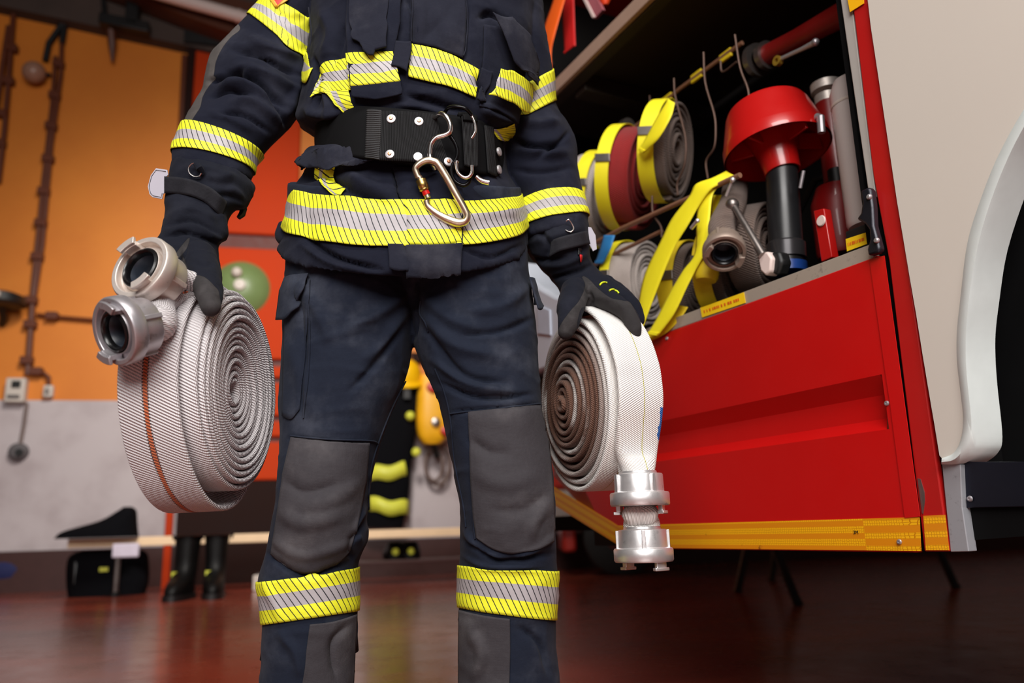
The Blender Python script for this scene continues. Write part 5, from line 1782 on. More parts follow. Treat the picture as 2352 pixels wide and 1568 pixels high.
ring_band('reflective_band', TO, 12, 13, JS, M_HV, jac, .0045, 260, 18)
conform_patch('reflective_band', JS, [[(728, 192), (744, 150), (775, 142), (806, 136)], [(722, 215), (735, 185), (772, 178), (812, 172)], [(716, 226), (730, 218), (770, 214), (822, 208)]], M_HVP, jac, 40, 14, .0035, .0012)
conform_patch('reflective_band', JS, [[(950, 104), (1000, 116), (1050, 135), (1098, 162)], [(942, 142), (990, 152), (1040, 168), (1093, 194)], [(938, 178), (985, 190), (1035, 203), (1090, 226)]], M_HVP, jac, 60, 14, .004, .0012)
conform_patch('reflective_band', JS, [[(1132, 166), (1160, 176), (1198, 196)], [(1126, 198), (1156, 210), (1195, 232)], [(1121, 228), (1150, 242), (1190, 264)]], M_HVP, jac, 30, 14, .022, .0012, calm=8)
conform_patch('reflective_band', JS, [[(742, 212), (772, 212), (803, 210)], [(758, 230), (782, 234), (810, 236)], [(788, 258), (805, 262), (822, 256)]], M_HVC, jac, 24, 14, .004, .0012)
conform_patch('reflective_band', JS, [[(692, 118), (708, 120), (714, 150)], [(696, 150), (708, 158), (716, 160)], [(694, 186), (706, 192), (720, 160)]], M_HVR, jac, 10, 10, .003, .0012)
conform_patch('reflective_band', JS, [[(728, 380), (752, 378), (774, 378)], [(726, 405), (748, 408), (770, 404)], [(742, 428), (760, 432), (776, 418)], [(766, 450), (784, 452), (792, 438)]], M_HVC, jac, 24, 24, .004, .0012)
conform_patch('reflective_band', JS, [[(1118, 296), (1150, 292), (1178, 282)], [(1128, 306), (1155, 302), (1180, 296)], [(1142, 322), (1160, 324), (1180, 314)]], M_HVC, jac, 16, 8, .003, .0012)
# chest pockets, flaps and the front placket
conform_patch('chest_pocket', JS, [[(806, -40), (860, -45), (925, -40)], [(804, 60), (860, 60), (922, 60)], [(806, 140), (862, 136), (906, 132)], [(813, 208), (866, 203), (922, 197)], [(816, 228), (868, 231), (922, 223)]], M_NAVY, jac, 30, 44, .010, .004, calm=8, straight=True)
conform_patch('reflective_band', JS, [[(803, 136), (850, 132), (904, 128)], [(806, 170), (858, 166), (912, 160)], [(813, 208), (865, 203), (922, 196)]], M_HVP, jac, 36, 12, .013, .0012)
conform_patch('pocket_flap', JS, [[(815, -70), (835, -71), (860, -71), (902, -70)], [(815, 10), (835, 10), (860, 10), (898, 10)], [(816, 60), (836, 64), (860, 70), (895, 64)], [(817, 97), (838, 116), (862, 138), (893, 127)]], M_FLAP, jac, 36, 44, .016, .003, lift=lambda a, b: .003 * math.sin(b * 6 + a * 2) + .004 * b, calm=12, straight=True)
conform_patch('pull_tab', JS, [[(841, 116), (856, 122), (868, 126)], [(842, 134), (856, 142), (867, 144)]], M_FLAP, jac, 8, 8, .022, .003, calm=8, straight=True)
conform_patch('placket_tab', JS, [[(912, 104), (930, 106), (951, 110)], [(906, 140), (924, 142), (944, 146)], [(900, 166), (918, 170), (938, 176)]], M_FLAP, jac, 14, 16, .012, .003, lift=lambda a, b: .004 * b, calm=8, straight=True)
conform_patch('placket', JS, [[(952, -70), (1000, -70), (1068, -66)], [(952, 20), (1000, 22), (1068, 28)], [(948, 102), (1000, 112), (1062, 136)]], M_FLAP, jac, 24, 30, .003, .003, calm=8, straight=True)
conform_patch('chest_pocket', JS, [[(1108, 60), (1150, 66), (1204, 84)], [(1106, 130), (1150, 140), (1200, 160)], [(1102, 200), (1146, 222), (1192, 246)], [(1100, 246), (1140, 258), (1184, 282)]], M_NAVY, jac, 24, 36, .004, .003, calm=8, straight=True)
conform_patch('pocket_flap', JS, [[(1122, 46), (1158, 60), (1197, 87)], [(1140, 88), (1172, 99), (1205, 120)], [(1157, 148), (1186, 157), (1217, 168)], [(1173, 169), (1196, 172), (1221, 175)]], M_FLAP, jac, 24, 30, .020, .003, lift=lambda a, b: .006 * b, calm=14, straight=True)
conform_patch('pull_tab', JS, [[(1180, 168), (1194, 172), (1206, 176)], [(1182, 180), (1196, 188), (1210, 188)]], M_FLAP, jac, 8, 8, .027, .003, calm=8, straight=True)
conform_patch('pocket_piping', JS, [[(1100, 160), (1112, 166), (1124, 170)], [(1096, 200), (1106, 206), (1118, 208)], [(1090, 232), (1102, 240), (1116, 244)]], M_NAVY, jac, 10, 18, .009, .003)
for ln in ([(1066, -20), (1066, 40), (1064, 110), (1062, 134)], [(955, -20), (956, 40), (952, 100)], [(925, 570), (930, 600), (936, 632)], [(1058, 462), (1059, 520), (1058, 560)], [(718, 20), (724, 80), (716, 140)]):
    c_ = catmull(ln, 12)
    pts = [JS.shoot(x, y, .0075) for x, y in c_]
    pts = [p for p in pts if p is not None]
    if len(pts) > 3:
        pts = [pts[0]] + [(a + b + c) / 3 for a, b, c in zip(pts, pts[1:], pts[2:])] + [pts[-1]]
        MB().tube(pts, .0011, 6).build('seam', M_FLAP, jac, smooth=80)
# skirt pocket flap at the left, placket of the skirt, turned-up hem
conform_patch('pocket_flap', JS, [[(700, 368), (735, 346), (783, 345), (841, 361), (880, 375)], [(694, 380), (740, 362), (790, 364), (836, 377), (872, 381)], [(692, 391), (740, 377), (796, 383), (838, 396), (866, 388)]], M_FLAP, jac, 40, 12, .016, .002, lift=lambda a, b: .006 * b, calm=60)
conform_patch('skirt_placket', JS, [[(924, 462), (990, 462), (1060, 458)], [(926, 515), (992, 515), (1060, 510)], [(930, 566), (996, 566), (1060, 560)]], M_HVP, jac, 40, 14, .0060, .0012, calm=8, straight=True)
conform_patch('skirt_placket', JS, [[(902, 386), (960, 390), (1040, 392)], [(914, 425), (980, 428), (1056, 430)], [(921, 462), (990, 462), (1060, 458)]], M_NAVY, jac, 24, 16, .004, .002, calm=8, straight=True)
conform_patch('hem_placket', JS, [[(930, 567), (990, 565), (1060, 561)], [(934, 600), (992, 600), (1058, 594)], [(938, 634), (995, 634), (1056, 626)]], M_FLAP, jac, 24, 16, .005, .003, calm=8, straight=True)
conform_patch('hem_tab', JS, [[(892, 564), (910, 564), (926, 566)], [(896, 595), (914, 596), (930, 598)], [(898, 620), (916, 622), (934, 624)]], M_FLAP, jac, 12, 14, .005, .003, lift=lambda a, b: .004 * b, calm=8, straight=True)
hb_ = MB(); chain(hb_, [(P(650, 520, 1.345), .010), (P(652, 545, 1.33), .014), (P(690, 560, 1.27), .010), (P(720, 572, 1.25), .005)])
hb_.build('turned_hem', M_NAVY, jac, smooth=80)
bd = MB().prism([P(616, -30, 1.29), P(664, -30, 1.29), P(652, 6, 1.292), P(636, 20, 1.293), P(626, 4, 1.292)], Vector((0, .002, 0)))
shield = conform_patch('sleeve_badge', JS, [[(618, -24), (640, -22), (664, -16)], [(624, -2), (640, -2), (658, 2)], [(632, 14), (637, 17), (643, 14)]], plain('red_badge', (206, 40, 26), .5), jac, 10, 10, .003, .001)
conform_patch('badge_border', JS, [[(612, -24), (616, -24), (620, -24)], [(620, 0), (624, -1), (628, -2)], [(634, 18), (637, 18), (641, 16)]], plain('gold_badge_edge', (230, 170, 40), .5), jac, 4, 10, .0045, .001)
conform_patch('badge_border', JS, [[(664, -22), (668, -20), (672, -18)], [(656, 0), (659, 2), (662, 4)], [(637, 18), (640, 18), (644, 15)]], bpy.data.materials['gold_badge_edge'], jac, 4, 10, .0045, .001)

# ---------------------------------------------------------------- belt
BR = [ring(742, 262, 1142, 300, 1.36, 1.36, .150, 256), ring(742, 320, 1146, 350, 1.36, 1.36, .150, 315), ring(744, 360, 1148, 412, 1.36, 1.36, .150, 378)]
G = loft(BR, 120, 8)
mb = MB().grid(G, closed_u=True)
belt = mb.build('belt', M_BELTP, man, smooth=60, solid=.010)
cen = sum((Vector(p) for p in G[4]), Vector()) / 120
if (G[0][1] - G[0][0]).cross(G[1][0] - G[0][0]).dot(G[0][0] - cen) < 0:
    belt.data.flip_normals()
me = belt.data
bmm = bmesh.new()
for row_pts in [loft(BR, 120, 8, .010)]:
    mt = bpy.data.meshes.new('t'); kk = MB().grid(row_pts, closed_u=True)
    mt.from_pydata([tuple(p) for p in kk.v], [], kk.f); mt.update()
if get_n(mt)[60].dot(np.array(Vector(mt.vertices[60].co) - cen)) < 0:
    mt.flip_normals()
BS = Surf(mt)


def on_belt(name, rows, mat, off, thick, n=20, m=14, parent=belt):
    return conform_patch(name, BS, rows, mat, parent, n, m, off, thick)


on_belt('webbing_plate', [[(878, 258), (940, 260), (1002, 266)], [(876, 315), (940, 318), (1010, 322)], [(873, 371), (940, 374), (1030, 381)]], M_RIB, .003, .003, 40, 16)
ov = on_belt('webbing_end', [[(846, 256), (862, 256), (879, 258)], [(844, 315), (860, 315), (877, 316)], [(842, 366), (858, 368), (874, 371)]], M_RIB, .005, .003, 10, 40)
ov.data.materials.clear()
t = NT('ribbed_webbing_end'); u, v, _ = t.sep(t.uv()); rb = t.math('SINE', t.math('MULTIPLY', v, 6.2832 * 26)); M_RIBV = t.fin(t.mix(t.ramp(rb, -.6, .6), col(16, 16, 17), col(48, 48, 50)), .55, 0, t.bump(rb, .8, .001))  # grooves darkened in the colour as shade, along with the bump
ov.data.materials.append(M_RIBV)
lp = on_belt('hanging_loop', [[(1050, 262), (1066, 262), (1082, 264)], [(1054, 310), (1070, 312), (1086, 314)], [(1056, 350), (1072, 354), (1086, 356)], [(1058, 388), (1072, 392), (1086, 390)]], M_RIB, .012, .004, 14, 26)
on_belt('side_strap', [[(1108, 290), (1118, 292), (1128, 294)], [(1112, 340), (1122, 344), (1132, 348)], [(1116, 398), (1126, 404), (1136, 408)]], M_RIB, .003, .003, 8, 16)
for x, y, cop in [(900, 277, 1), (962, 283, 1), (897, 358, 1), (960, 364, 0), (1027, 375, 1), (1140, 350, 0), (1140, 391, 0)]:
    p = BS.shoot(x, y, .0062)
    if p is None:
        p = BS.near(P(x, y, 1.3), .006)
    loc, _, idx, _ = BS.b.find_nearest(p)
    nn = BS.nrm(idx, loc)
    if nn.dot(CAM - loc) < 0:
        nn = -nn
    m_ = MB().lathe([(0, .002), (.0040, .0022), (.0072, .0012), (.0076, 0), (.0076, -.002), (0, -.002)], p, nn, 28, False)
    rv = m_.build('rivet', plain('rivet_washer', (205, 202, 204), .4, metal=.6) if 'rivet_washer' not in bpy.data.materials else bpy.data.materials['rivet_washer'], belt, smooth=45)
    if cop:
        rv2 = MB().lathe([(0, .0045), (.0026, .0042), (.0032, .003), (.0032, .001), (0, .001)], p, nn, 20, False)
        for vv, ff_ in ((rv2.v, rv2.f),):
            rv2.build('rivet_core', M_COPPER, rv, smooth=45)   # belt > rivet > core would be a level too deep: merged below
            core = bpy.data.objects[[o.name for o in rv.children][-1]]
            core.parent = belt; core.matrix_parent_inverse = Matrix.Identity(4)


def wire(name, px, depth, r, mat, parent, n=8, closed=False, k=8):
    dl = depth if hasattr(depth, '__len__') else [depth] * len(px)
    pts = V3(catmull([tuple(PD(x, y, d)) for (x, y), d in zip(px, dl)], k, closed))
    return MB().tube(pts, r, n, closed).build(name, mat, parent, smooth=80)


bdp = (BS.shoot(1020, 330, 0) - CAM).dot(FWD)
c2 = lambda x, y: (680 + x / 3.336, y / 3.336)
wire('belt_hook', [c2(1060, 900), c2(1105, 872), c2(1148, 892), c2(1180, 950), c2(1178, 1008), c2(1140, 1036), c2(1075, 1056), c2(1035, 1105), c2(1026, 1180), c2(1040, 1240), c2(1062, 1292)], [bdp, bdp - .02, bdp - .028, bdp - .03, bdp - .03, bdp - .03, bdp - .03, bdp - .03, bdp - .03, bdp - .03, bdp - .02], .0042, M_CHROME, belt, 14)
M_BSTEEL = plain('black_steel', (22, 22, 24), .25, metal=.7)
wire('belt_ring', [c2(1140, 860), c2(1170, 825), c2(1235, 818), c2(1300, 835), c2(1345, 880)], [bdp - .01, bdp - .02, bdp - .025, bdp - .025, bdp - .02], .0030, M_BSTEEL, belt, 12)
wire('belt_clip', [c2(1340, 880), c2(1362, 920), c2(1374, 965), c2(1372, 1010), c2(1345, 1060)], bdp - .016, .0026, M_CHROME, belt, 12)
wire('belt_ring', [c2(1180, 1040), c2(1215, 1090), c2(1236, 1150), c2(1230, 1210), c2(1196, 1270), c2(1192, 1330), c2(1220, 1390), c2(1280, 1420), c2(1320, 1400), c2(1338, 1355)], bdp - .02, .0032, M_BSTEEL, belt, 12)
wire('belt_clip', [c2(1236, 1232), c2(1228, 1262), c2(1240, 1320), c2(1280, 1358), c2(1320, 1356), c2(1346, 1322), c2(1348, 1266)], bdp - .028, .0030, M_CHROME, belt, 12)
wire('belt_clip', [c2(1380, 1354), c2(1420, 1385), c2(1480, 1400)], bdp - .012, .0045, M_CHROME, belt, 12)
on_belt('loop_keeper', [[(1052, 258), (1066, 258), (1080, 262)], [(1053, 276), (1067, 277), (1081, 279)], [(1053, 288), (1067, 289), (1082, 291)]], M_BELTP, .017, .003, 8, 8)

# carabiner hooked on the belt hook
ca = thing('carabiner', 'gold-toned steel screw-gate carabiner with a red mark hanging from the belt hook', 'carabiner', PD(1010, 440, bdp - .04))
c3 = lambda x, y: (620 + x / 3.647, 330 + y / 3.647)
cd = bdp - .035
body_px = [c3(1310, 475), c3(1322, 520), c3(1365, 562), c3(1430, 606), c3(1500, 640), c3(1575, 662), c3(1632, 650), c3(1652, 610), c3(1636, 560), c3(1560, 425), c3(1475, 275), c3(1408, 172), c3(1368, 148), c3(1325, 140), c3(1280, 152), c3(1235, 185), c3(1220, 215), c3(1232, 255), c3(1245, 285)]
dl = [cd - .012 if i < 8 else cd for i in range(len(body_px))]
pts = V3(catmull([tuple(PD(x, y, d)) for (x, y), d in zip(body_px, [cd - .004 * math.sin(i) * 0 for i in range(len(body_px))])], 8))
rr = [.0054 + .0020 * math.exp(-((i / len(pts) - .22) / .1) ** 2) + .0010 * math.exp(-((i / len(pts) - .6) / .2) ** 2) for i in range(len(pts))]
MB().tube(pts, rr, 16).build('frame', M_GOLD, ca, smooth=80)
gp = [PD(*c3(1250, 275), cd), PD(*c3(1268, 320), cd), PD(*c3(1290, 375), cd), PD(*c3(1308, 415), cd), PD(*c3(1325, 455), cd)]
MB().tube([gp[0].lerp(gp[4], f) for f in (0, .3, .7, 1)], .0050, 16).build('gate', M_GOLD, ca)
a_, b_ = PD(*c3(1262, 298), cd), PD(*c3(1298, 395), cd)
L_ = (b_ - a_).length
MB().lathe([(.005, 0), (.0082, .0006), (.0088, .002), (.0084, .006), (.0088, .007), (.0088, L_ - .006), (.0082, L_ - .005), (.0086, L_ - .002), (.0070, L_), (.005, L_)], a_, b_ - a_, 28).build('screw_sleeve', M_BRASS, ca, smooth=40)
MB().tube([PD(*c3(1298, 392), cd), PD(*c3(1314, 428), cd)], .0060, 18).build('red_mark', plain('red_enamel', (206, 26, 22), .3), ca)
# ================================================================ gloves
def glove(rings, chains, voxel, folds, mask, side):
    mb = MB()
    add_closed(mb, loft(rings, 56, 6))
    for c in chains:
        chain(mb, [(P(x, y, Y), r) for x, y, Y, r in c], 16)
    me = remesh(mb, voxel, 4)
    wrinkle(me, .0022, 16, 40 + side)
    wrinkle(me, .0014, 45, 50 + side)
    sculpt(me, folds)
    relax(me, 1)
    mask_attr(me, mask, 4.0)
    me.polygons.foreach_set('use_smooth', [True] * len(me.polygons))
    return link('glove', me, M_GLOVE, man), Surf(me)


GA = [ring(404, 372, 576, 412, 1.292, 1.297, .062, 366), ring(397, 400, 582, 432, 1.288, 1.292, .062, 400), ring(391, 440, 566, 470, 1.28, 1.285, .058, 436), ring(386, 462, 536, 482, 1.272, 1.275, .054, 464), ring(388, 482, 520, 506, 1.262, 1.265, .05, 488),
      ring(380, 510, 517, 545, 1.252, 1.255, .049, 520), ring(374, 536, 500, 560, 1.245, 1.248, .046, 545), ring(366, 560, 496, 580, 1.238, 1.24, .046, 566), ring(376, 610, 498, 622, 1.228, 1.225, .046, 612), ring(398, 652, 492, 658, 1.22, 1.215, .040, 656), ring(418, 672, 484, 676, 1.215, 1.21, .03, 676)]
CA = [[(455, 590, 1.195, .026), (470, 630, 1.16, .0235), (480, 672, 1.125, .0185), (485, 704, 1.11, .0135)],
      [(425, 640, 1.20, .020), (404, 656, 1.185, .0165), (392, 676, 1.185, .014)], [(425, 640, 1.225, .020), (400, 660, 1.215, .0165), (386, 690, 1.215, .014)],
      [(432, 640, 1.25, .019), (404, 662, 1.245, .0155), (388, 696, 1.245, .013)], [(440, 640, 1.27, .017), (412, 664, 1.27, .0135), (398, 692, 1.27, .011)]]
FA = [([(400, 400), (470, 385), (560, 420)], 10, .006), ([(480, 450), (530, 450), (565, 470)], 10, -.006), ([(520, 430), (545, 445), (560, 480)], 9, .007), ([(385, 500), (440, 480), (500, 510)], 10, .006), ([(380, 520), (440, 505), (515, 545)], 8, -.006), ([(376, 545), (430, 535), (500, 560)], 6, -.006),
      ([(385, 530), (450, 520), (515, 550)], 8, .004), ([(500, 480), (515, 520), (516, 555)], 9, .005), ([(430, 545), (425, 580), (408, 610)], 5, -.003), ([(470, 400), (500, 410), (540, 405)], 8, .005), ([(440, 600), (470, 610), (495, 600)], 10, -.002)]
MA = [([(434, 545), (428, 572), (404, 600), (400, 612), (414, 600), (421, 590), (430, 612), (442, 628), (470, 636), (494, 658), (504, 676), (504, 730), (440, 730), (420, 670), (398, 640), (396, 596)], None)]
gA, GS_A = glove(GA, CA, .0030, FA, MA, 0)
gA.name = 'glove'

GB = [ring(1204, 500, 1342, 494, 1.40, 1.42, .060, 492), ring(1206, 540, 1350, 524, 1.40, 1.42, .060, 522), ring(1216, 580, 1354, 556, 1.405, 1.42, .057, 560), ring(1240, 612, 1352, 580, 1.41, 1.42, .050, 598), ring(1266, 640, 1360, 602, 1.415, 1.42, .044, 622),
      ring(1284, 664, 1376, 622, 1.41, 1.415, .043, 646), ring(1290, 690, 1404, 650, 1.40, 1.405, .044, 672), ring(1292, 720, 1420, 680, 1.395, 1.40, .040, 694), ring(1310, 730, 1420, 700, 1.39, 1.395, .028, 710)]
CB = [[(1322, 668, 1.36, .024), (1312, 700, 1.325, .0235), (1306, 738, 1.30, .0180), (1300, 762, 1.295, .0125)],
      [(1372, 674, 1.36, .021), (1406, 694, 1.335, .0172), (1438, 716, 1.318, .0152), (1455, 746, 1.312, .0128), (1460, 765, 1.312, .0100)],
      [(1386, 658, 1.395, .020), (1424, 678, 1.382, .0155), (1454, 704, 1.372, .0135), (1467, 736, 1.37, .011)],
      [(1392, 654, 1.43, .018), (1428, 676, 1.424, .0145), (1454, 706, 1.405, .0140), (1464, 736, 1.40, .0115)],
      [(1394, 656, 1.45, .018), (1424, 676, 1.445, .0145), (1450, 700, 1.44, .012), (1458, 724, 1.44, .010)]]
FB = [([(1210, 560), (1260, 545), (1345, 520)], 10, .005), ([(1215, 590), (1250, 600), (1300, 590)], 9, -.006), ([(1250, 610), (1300, 605), (1350, 580)], 9, .005), ([(1270, 640), (1320, 625), (1362, 608)], 7, -.007), ([(1230, 520), (1260, 560), (1250, 600)], 9, -.006), ([(1333, 572), (1332, 605)], 4, -.004), ([(1345, 660), (1360, 690), (1352, 720)], 6, -.004), ([(1366, 680), (1410, 690), (1440, 712)], 5, .002)]
MBm = [([(1336, 634), (1352, 640), (1376, 664), (1404, 684), (1432, 690), (1452, 700), (1480, 770), (1440, 790), (1400, 740), (1360, 712), (1338, 706), (1328, 730), (1318, 776), (1276, 790), (1284, 752), (1308, 716), (1330, 690), (1344, 656)], None)]
gB, GS_B = glove(GB, CB, .0030, FB, MBm, 1)


# straps, tabs and rings
def free_sheet(name, rows, dep, mat, parent, thick=.0025, n=20):
    """rows: [(left px), ...] upper and lower edge polylines with camera depth per point"""
    up = catmull([tuple(PD(x, y, d)) for (x, y), d in zip(rows[0], dep)], 8)
    lo = catmull([tuple(PD(x, y, d)) for (x, y), d in zip(rows[1], dep)], 8)
    acc = np.concatenate([[0], np.cumsum(np.linalg.norm(np.diff(up, axis=0), axis=1))])
    G = [[Vector(a).lerp(Vector(b), f) for a, b in zip(up, lo)] for f in np.linspace(0, 1, 7)]
    UV = [[(u + 1e-4, 1 - f + 1e-4) for u in acc] for f in np.linspace(0, 1, 7)]
    o = MB().grid(G, UV).build(name, mat, parent, smooth=70, solid=thick)
    o.modifiers[0].offset = 0
    return o


def gdep(S, x, y, dflt):
    p = S.shoot(x, y, .004)
    return (p - CAM).dot(FWD) if p else dflt


M_STRAPG = fabric('dark_strap_cloth', (30, 30, 36), (70, 70, 76), .35, .7, 700)
d0 = gdep(GS_A, 420, 420, 1.36)
xs = [(378, 405, 378, 443), (410, 407, 408, 445), (441, 413, 436, 449), (470, 424, 460, 458), (489, 434, 476, 468), (508, 450, 494, 484), (521, 464, 508, 500)]
dps = [d0 + .002, d0 - .001] + [gdep(GS_A, (a + c) / 2, (b + e) / 2, d0) - .004 for a, b, c, e in xs[2:]]
sA = free_sheet('wrist_strap', ([(a, b) for a, b, _, _ in xs], [(c, e) for _, _, c, e in xs]), dps, M_STRAPG, gA)
tabp = [(384, 390), (358, 386), (346, 402), (339, 428), (343, 446), (350, 453), (372, 457), (374, 446), (379, 442), (381, 406), (386, 402)]
MB().prism([PD(x, y, d0 + .003) for x, y in tabp], FWD * .0022).build('strap_tab', M_TAB, sA, smooth=0, bevel=.0006)
st = [((x - 362) * .86 + 362, (y - 422) * .88 + 422) for x, y in tabp[:8]]
MB().tube([PD(x, y, d0 + .0026) for x, y in st], .0004, 6).build('stitching', M_BLACK, sA)
c4 = lambda x, y: (170 + x / 3.135, 360 + y / 3.135)
dr = gdep(GS_A, 447, 390, d0) - .006
MB().tube(V3(catmull([tuple(PD(*c4(x, y), dr)) for x, y in [(876, 46), (850, 50), (828, 74), (826, 100), (840, 126), (868, 142), (900, 140), (917, 118)]], 6)), .0013, 8).build('cuff_ring', M_CHROME, gA)
MB().tube([PD(*c4(880, 50), dr + .002), PD(*c4(905, 85), dr - .003), PD(*c4(922, 105), dr + .002)], [.005, .006, .005], 10).build('ring_loop', M_GLOVE, gA)
MB().tube([PD(560, 478, 1.40), PD(556, 492, 1.395), PD(548, 500, 1.39)], [.006, .006, .004], 10).build('cord_toggle', M_BLACK, gA)
xs = [(1268, 552, 1262, 590), (1285, 545, 1285, 577), (1310, 538, 1312, 570), (1335, 532, 1340, 563), (1347, 530, 1355, 560)]
dps = [gdep(GS_B, (a + c) / 2, (b + e) / 2, 1.46) - .004 for a, b, c, e in xs]
sB = free_sheet('wrist_strap', ([(a, b) for a, b, _, _ in xs], [(c, e) for _, _, c, e in xs]), dps, M_STRAPG, gB)
dB = dps[-1] + .01
MB().prism([PD(x, y, dB) for x, y in [(1344, 520), (1358, 522), (1368, 540), (1371, 572), (1362, 577), (1354, 562), (1348, 540)]], FWD * .0022).build('strap_tab', M_TAB, sB, smooth=0, bevel=.0006)
c6 = lambda x, y: (1180 + x / 3.733, 480 + y / 3.733)
dr = gdep(GS_B, 1305, 516, 1.45) - .006
MB().tube(V3(catmull([tuple(PD(*c6(x, y), dr)) for x, y in [(448, 104), (466, 92), (484, 104), (508, 150), (510, 176), (490, 194), (464, 190), (444, 178)]], 6)), .0013, 8).build('cuff_ring', M_CHROME, gB)
conform_patch('zip_tag', GS_B, [[c6(555, 400), c6(562, 400), c6(569, 400)], [c6(555, 450), c6(562, 456), c6(568, 450)]], plain('red_tag', (200, 26, 34), .5), gB, 4, 4, .004, .001)
conform_patch('zip', GS_B, [[c6(542, 335), c6(556, 335), c6(570, 335)], [c6(546, 400), c6(559, 402), c6(572, 400)]], M_BLACK, gB, 4, 8, .003, .001)
M_LIME = plain('lime_piping', (214, 232, 40), .5)
for L in ([(738, 658), (752, 640), (772, 633), (800, 636)], [(820, 705), (836, 696), (860, 696), (886, 706), (902, 724)]):
    pts = [GS_B.shoot(*c6(x, y), .0015) for x, y in catmull(L, 6)]
    pts = [p for p in pts if p is not None]
    if len(pts) > 2:
        MB().tube(pts, .0016, 8).build('piping', M_LIME, gB)

# ================================================================ the two rolled hoses
M_HA = weave('white_hose_jacket', (250, 244, 246), (216, 206, 210), stripe=(-.002, .0032, (255, 136, 84), True))
M_HAin = M_HA
hoseA = thing('fire_hose', 'white rolled fire hose with orange stripe and two couplings, held beside the orange wall', 'fire hose', PD(500, 905, 1.22), 'hose rolls in the hands')
CAc = PD(512, 898, 1.26)
vw = (CAM - CAc).normalized()
sdA = (RGT - vw * RGT.dot(vw)).normalized()
aA = (sdA * .90 + vw * .43 + Z * .06).normalized()
upA = (Z - aA * Z.dot(aA)).normalized()
upA = (upA + RGT * .0).normalized()
hA = upA.cross(aA).normalized()
if hA.dot(vw) < 0:
    hA = -hA
RA = .166


def offA(f, th, k):
    """wraps step sideways: the outer ones lie further towards the coupling side"""
    base = -.026 * (1 - f)
    if k < 1.0:
        base += -.022 * (1 - k) ** .8 - .022
    elif k < 2.0:
        base += -.008 - .014 * (2.0 - k) ** 2
    elif k < 4.5:
        base += -.008 * (4.5 - k) / 2.5
    return base + .0016 * math.sin(k * 2.7)


mb = MB()
ptsA = roll_path(CAc, aA, upA, hA, .012, .0098, 15.6, 118, .90, 1.0, offA, 72, 1, .0012, 4)
# the outermost wrap sags at the bottom
n1 = 72
for i in range(len(ptsA) - n1, len(ptsA)):
    f = (i - (len(ptsA) - n1)) / n1
    d_ = ptsA[i] - CAc
    low = max(0, -d_.dot(upA) / RA)
    ptsA[i] = ptsA[i] - upA * .022 * low ** 2 * min(1, f * 3) + hA * .006 * min(1, f * 2)
uA = sweep_flat(mb, ptsA, aA, .044, .0041, 0, -1)
# tails to the two couplings
axA1 = cdir(-.34, .40, .85)
fA1 = PD(319, 612, 1.125)
axA2 = cdir(-.50, -.20, .84)
fA2 = PD(260, 762, 1.062)


def tail(mb, pts, w0, w1, hw0, hw1, ht0, ht1, u0=0, flip=1):
    P_ = V3(catmull([tuple(p) for p in pts], 12))
    N = len(P_)
    ws = [w0.lerp(w1, i / (N - 1)).normalized() for i in range(N)]
    e = [min(1, max(0, (i / (N - 1) - .15) / .7)) for i in range(N)]
    e = [q * q * (3 - 2 * q) for q in e]
    return sweep_flat(mb, P_, ws, [hw0 + (hw1 - hw0) * q for q in e], [ht0 + (ht1 - ht0) * q for q in e], u0, flip)


top = CAc + upA * RA
tail(mb, [PD(474, 700, 1.24), PD(446, 684, 1.215), PD(418, 668, 1.188), PD(382, 660, 1.168), fA1 - axA1 * .068, fA1 - axA1 * .055], aA, upA, .040, .0262, .0042, .0255, 0)
tail(mb, [PD(455, 690, 1.235), PD(424, 692, 1.215), PD(394, 704, 1.19), PD(362, 716, 1.15), fA2 - axA2 * .068, fA2 - axA2 * .055], aA, upA, .042, .0262, .0042, .0255, 0)
mb.build('hose', M_HA, hoseA, smooth=60)
coupling(hoseA, fA1, axA1, M_ALU_W, 0, .049, ref=cdir(-.55, .83, 0))
coupling(hoseA, fA2, axA2, M_ALU_D, 0, .0467, ref=cdir(.45, .9, 0))

# hose at the right
CBc = PD(1362, 924, 1.44)
vwB = (CAM - CBc).normalized()
sdB = (-RGT + vwB * RGT.dot(vwB)).normalized()
aB = (sdB * .89 + vwB * .455).normalized()
upB = (Z - aB * Z.dot(aB)).normalized()
hB = aB.cross(upB).normalized()
if hB.dot((CAM - CBc).normalized()) < 0:
    hB = -hB
RB = .163
hoseB = thing('fire_hose', 'cream rolled fire hose with brown-stained wraps and two hanging couplings beside the red truck', 'fire hose', CBc - Z * RB, 'hose rolls in the hands')


def offB(f, th, k):
    return .026 * (1 - f) - .008 * (k < 1) * (1 - k) + .0025 * math.sin(k * 3.3)


mb = MB()
pB = roll_path(CBc, aB, upB, hB, .008, .0124, 12.0, 92, .93, 1.0, offB, 72, -1, .0022, 9)
u1 = sweep_flat(mb, pB, aB, .041, .0043, 0, -1)
